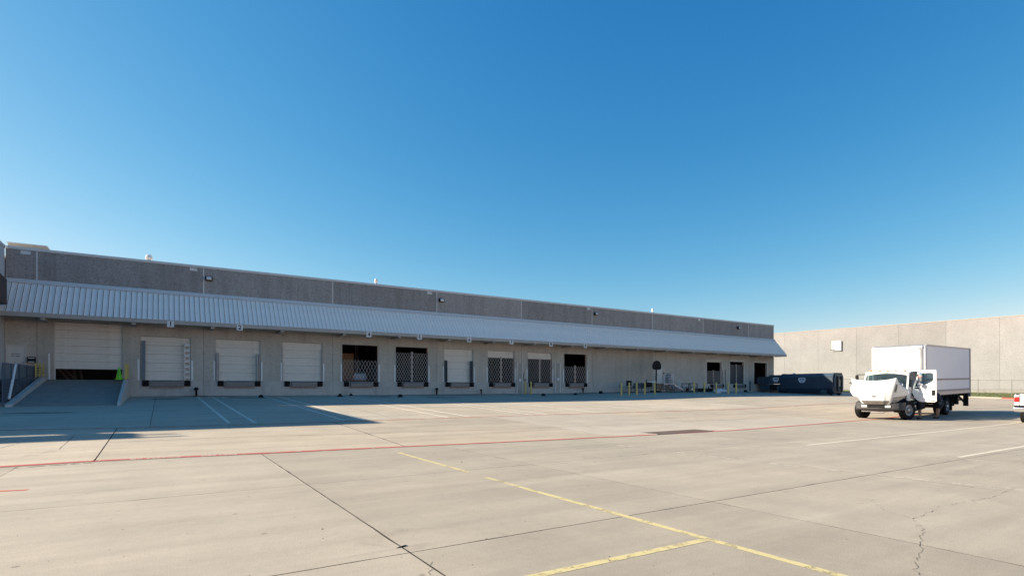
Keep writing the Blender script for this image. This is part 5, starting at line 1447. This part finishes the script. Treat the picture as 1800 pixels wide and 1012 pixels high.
for s in (-1, 1):
    m = MB(); m.box(.045, .2, min(s * .80, s * .985), max(s * .80, s * .985), 1.02, 1.25); tl = m.build('tail_light', M['redlens'], PK, bevel=.025)
    m = MB(); m.box(.05, .2, min(s * .80, s * .985), max(s * .80, s * .985), 1.253, 1.33); m.build('reverse_lamp', M['lamp'], tl, bevel=.02)
    m = MB(); m.box(.085, .12, min(s * .782, s * .797), max(s * .782, s * .797), .8, 1.38); m.build('tailgate_gap', M['black'], PK)
    m = MB(); m.box(.06, .14, min(s * .80, s * .98), max(s * .80, s * .98), .83, 1.015); m.build('corner_panel', M['truck'], PK, bevel=.015)
m = MB(); m.prism([(-.12, .56), (-.14, .62), (-.14, .76), (-.1, .8), (.1, .8), (.1, .56)], 1, -.95, .95); b_ = m.build('rear_bumper', M['chrome'], PK, bevel=.03, smooth=40)
m = MB(); m.box(-.125, .08, -.94, .94, .8, .87); m.build('bumper_step', M['black'], b_)
m = MB(); m.box(-.148, -.13, -.2, .2, .6, .75); m.build('licence_plate', M['signwhite'], b_)
m = MB(); m.prism([(2.02, .6), (2.02, 1.42), (2.25, 1.9), (3.6, 1.92), (4.35, 1.42), (5.6, 1.32), (5.8, 1.15), (5.85, .6)], 1, -.97, .97); pb('cab_body', M['truck'], m, bevel=.06)
m = MB(); m.mesh([(2.06 - .02, -.7, 1.47), (2.04, .7, 1.47), (2.24, .62, 1.84), (2.24, -.62, 1.84)], [(0, 1, 2, 3)]); pb('rear_window', M['glass'], m)
for s in (-1, 1):
    m = MB(); m.prism([(2.3, 1.46), (2.45, 1.82), (3.5, 1.84), (4.1, 1.46)], 1, s * .975, s * .98); pb('side_window', M['glass'], m)
for x in (1.15, 4.9):
    for s in (-1, 1): wheel(PK, 'wheel', (x, s * .84, .385), 0, .27, .385, s)
m = MB(); m.box(.2, 5.4, -.45, .45, .4, .6); pb('frame', M['black'], m)

# ------------------------------------------------------------------ people
def skinned(name, verts, edges, radii, mat, parent=None, root=0, sub=2, loc=(0, 0, 0)):
    me = bpy.data.meshes.new(name); me.from_pydata(verts, edges, []); me.materials.append(mat)
    o = link(name, me, parent, loc); o.modifiers.new('skin', 'SKIN'); sv = me.skin_vertices
    if not sv:
        return o
    for d, r in zip(sv[0].data, radii):
        d.radius = r if isinstance(r, tuple) else (r, r); d.use_root = False
    sv[0].data[root].use_root = True
    o.modifiers['skin'].use_smooth_shade = True
    s = o.modifiers.new('sub', 'SUBSURF'); s.levels = sub; s.render_levels = sub
    return o
def person(loc, rz, lean, label, arms_fwd, stance, fwd=0.0):
    t = tag(empty('person', loc, (0, 0, rz)), label, 'person', 'people working at the open truck door')
    # local: faces +x, y left; lean = forward bend of the torso
    sn, cs = math.sin(lean), math.cos(lean); hip = Vector((0, 0, .93))
    T = lambda x, y, z: tuple(hip + Vector((x * cs + z * sn, y, -x * sn + z * cs)))
    V = [T(0, 0, 0), T(.0, 0, .14), T(-.02, 0, .30), T(-.02, 0, .46), T(0, 0, .56), T(.03, 0, .64), T(.05, 0, .71), T(.06, 0, .80)]
    E = [(0, 1), (1, 2), (2, 3), (3, 4), (4, 5), (5, 6), (6, 7)]; Rr = [(.085, .105), (.08, .10), (.085, .11), (.09, .11), (.06, .07), (.058, .06), (.085, .075), (.075, .07)]
    hands = []
    for s in (1, -1):
        b = len(V); fx = stance * s
        V += [(0, s * .09, .88), (fx * .55 + .02 + fwd * .6, s * .105, .50), (fx - .02 + fwd, s * .11, .10), (fx + .12 + fwd, s * .12, .035)]
        Rr += [.062, .055, .042, .035]; E += [(0, b), (b, b + 1), (b + 1, b + 2), (b + 2, b + 3)]
        b = len(V); sh = Vector(T(0, s * .17, .50)); el = sh + Vector((.10 + .12 * arms_fwd, s * .06, -.24)); wr = el + Vector((.18 + .06 * arms_fwd, -s * .05, -.04 + .10 * arms_fwd)); hn = wr + Vector((.07, -s * .01, -.01))
        V += [tuple(sh), tuple(el), tuple(wr), tuple(hn)]; Rr += [.04, .042, .03, (.038, .02)]; E += [(3, b), (b, b + 1), (b + 1, b + 2), (b + 2, b + 3)]
        hands.append((b, s))
    body = skinned('body', V, E, Rr, M['skin'], t)
    for b, s in hands:                                               # four fingers and a thumb, slightly curled
        base = Vector(V[b + 3])
        for k in range(4):
            o = Vector((.02, (k - 1.5) * .02, 0)); p = base + o; L = (.07, .08, .075, .06)[k]
            skinned('finger', [tuple(p), tuple(p + Vector((L * .5, 0, -.008))), tuple(p + Vector((L * .8, 0, -.035)))], [(0, 1), (1, 2)], [.009, .0085, .007], M['skin'], body, sub=1)
        p = base + Vector((-.02, -s * .03, 0)); skinned('thumb', [tuple(p), tuple(p + Vector((.03, -s * .02, -.01))), tuple(p + Vector((.055, -s * .02, -.02)))], [(0, 1), (1, 2)], [.011, .01, .008], M['skin'], body, sub=1)
    # shirt, shorts, shoes, hair, face
    Vs = [T(0, 0, .02), T(.0, 0, .16), T(-.02, 0, .32), T(-.02, 0, .47), T(0, 0, .55)]; Es = [(0, 1), (1, 2), (2, 3), (3, 4)]; Rs = [(.145, .175), (.135, .165), (.14, .185), (.145, .18), (.075, .08)]
    for b, s in hands:
        sh, el = Vector(V[b]), Vector(V[b + 1]); n0 = len(Vs); Vs += [tuple(sh), tuple(sh.lerp(el, .75))]; Rs += [.085, .075]; Es += [(3, n0), (n0, n0 + 1)]
    skinned('shirt', Vs, Es, Rs, M['navy'], t)
    Vh = [T(0, 0, .06), (0, 0, .92)]; Eh = [(0, 1)]; Rh = [(.14, .17), (.14, .165)]
    for s in (1, -1):
        fx = stance * s; n0 = len(Vh); Vh += [(.0, s * .095, .84), (fx * .55 + .01 + fwd * .6, s * .105, .47)]; Rh += [.125, .105]; Eh += [(1, n0), (n0, n0 + 1)]
    skinned('shorts', Vh, Eh, Rh, M['shorts'], t)
    for s in (1, -1):
        fx = stance * s + fwd
        skinned('shoe', [(fx - .07, s * .12, .05), (fx + .04, s * .12, .045), (fx + .17, s * .125, .035)], [(0, 1), (1, 2)], [(.05, .055), (.05, .055), (.035, .045)], M['shoe'], t)
        skinned('sock', [(fx - .03, s * .11, .08), (fx - .02, s * .11, .2)], [(0, 1)], [.046, .047], M['shoe'], t, sub=1)
    hc = Vector(T(.045, 0, .79))
    bm = bmesh.new(); bmesh.ops.create_icosphere(bm, subdivisions=3, radius=1)
    for v in bm.verts:
        c = v.co; c.x *= .105; c.y *= .088; c.z *= .10
        if c.x > .02 and c.z < .045: c.x = .02
        if c.z < -.05: c.z = -.05
    me = bpy.data.meshes.new('hair'); bm.to_mesh(me); bm.free(); me.materials.append(M['hair']); ho = link('hair', me, t, hc + Vector((-.012, 0, .025)), (0, lean, 0))
    for p in me.polygons: p.use_smooth = True
    m = MB()
    for s in (-1, 1):
        e = hc + Vector((.078, s * .032, -.01)); m.box(e.x, e.x + .012, e.y - .012, e.y + .012, e.z - .006, e.z + .006)
        a = hc + Vector((0, s * .083, -.015)); m.box(a.x - .02, a.x + .02, a.y - .008, a.y + .008, a.z - .03, a.z + .03)
    m.build('eyes_and_ears', M['skin'], t); 
    m = MB(); nz = hc + Vector((.085, 0, -.03)); m.mesh([nz + Vector((0, 0, .03)), nz + Vector((0, .014, -.01)), nz + Vector((0, -.014, -.01)), nz + Vector((.025, 0, -.012))], [(0, 1, 3), (0, 3, 2), (1, 2, 3)]); m.build('nose', M['skin'], t)
    m = MB(); mo = hc + Vector((.078, 0, -.065)); m.box(mo.x, mo.x + .01, -.022, .022, mo.z - .004, mo.z + .004); m.build('mouth', M['hair'], t)
    return t
def on_truck(x, y):
    a = R(185); return Vector((32.6 + x * math.cos(a) - y * math.sin(a), 14.42 + x * math.sin(a) + y * math.cos(a)))
p = on_truck(-1.62, 1.28); person((p.x, p.y, G(p.x, p.y) + .01), R(150), R(32), 'person leaning into the cab, only bare shins and black shoes visible below the door', 1.0, .07)
p = on_truck(-3.12, 1.66) + Vector((-.065, -.17)); person((p.x, p.y, G(p.x, p.y) + .01), R(146), R(40), 'person in navy shirt and shorts bending forward behind the open door edge', .6, .05, .2)
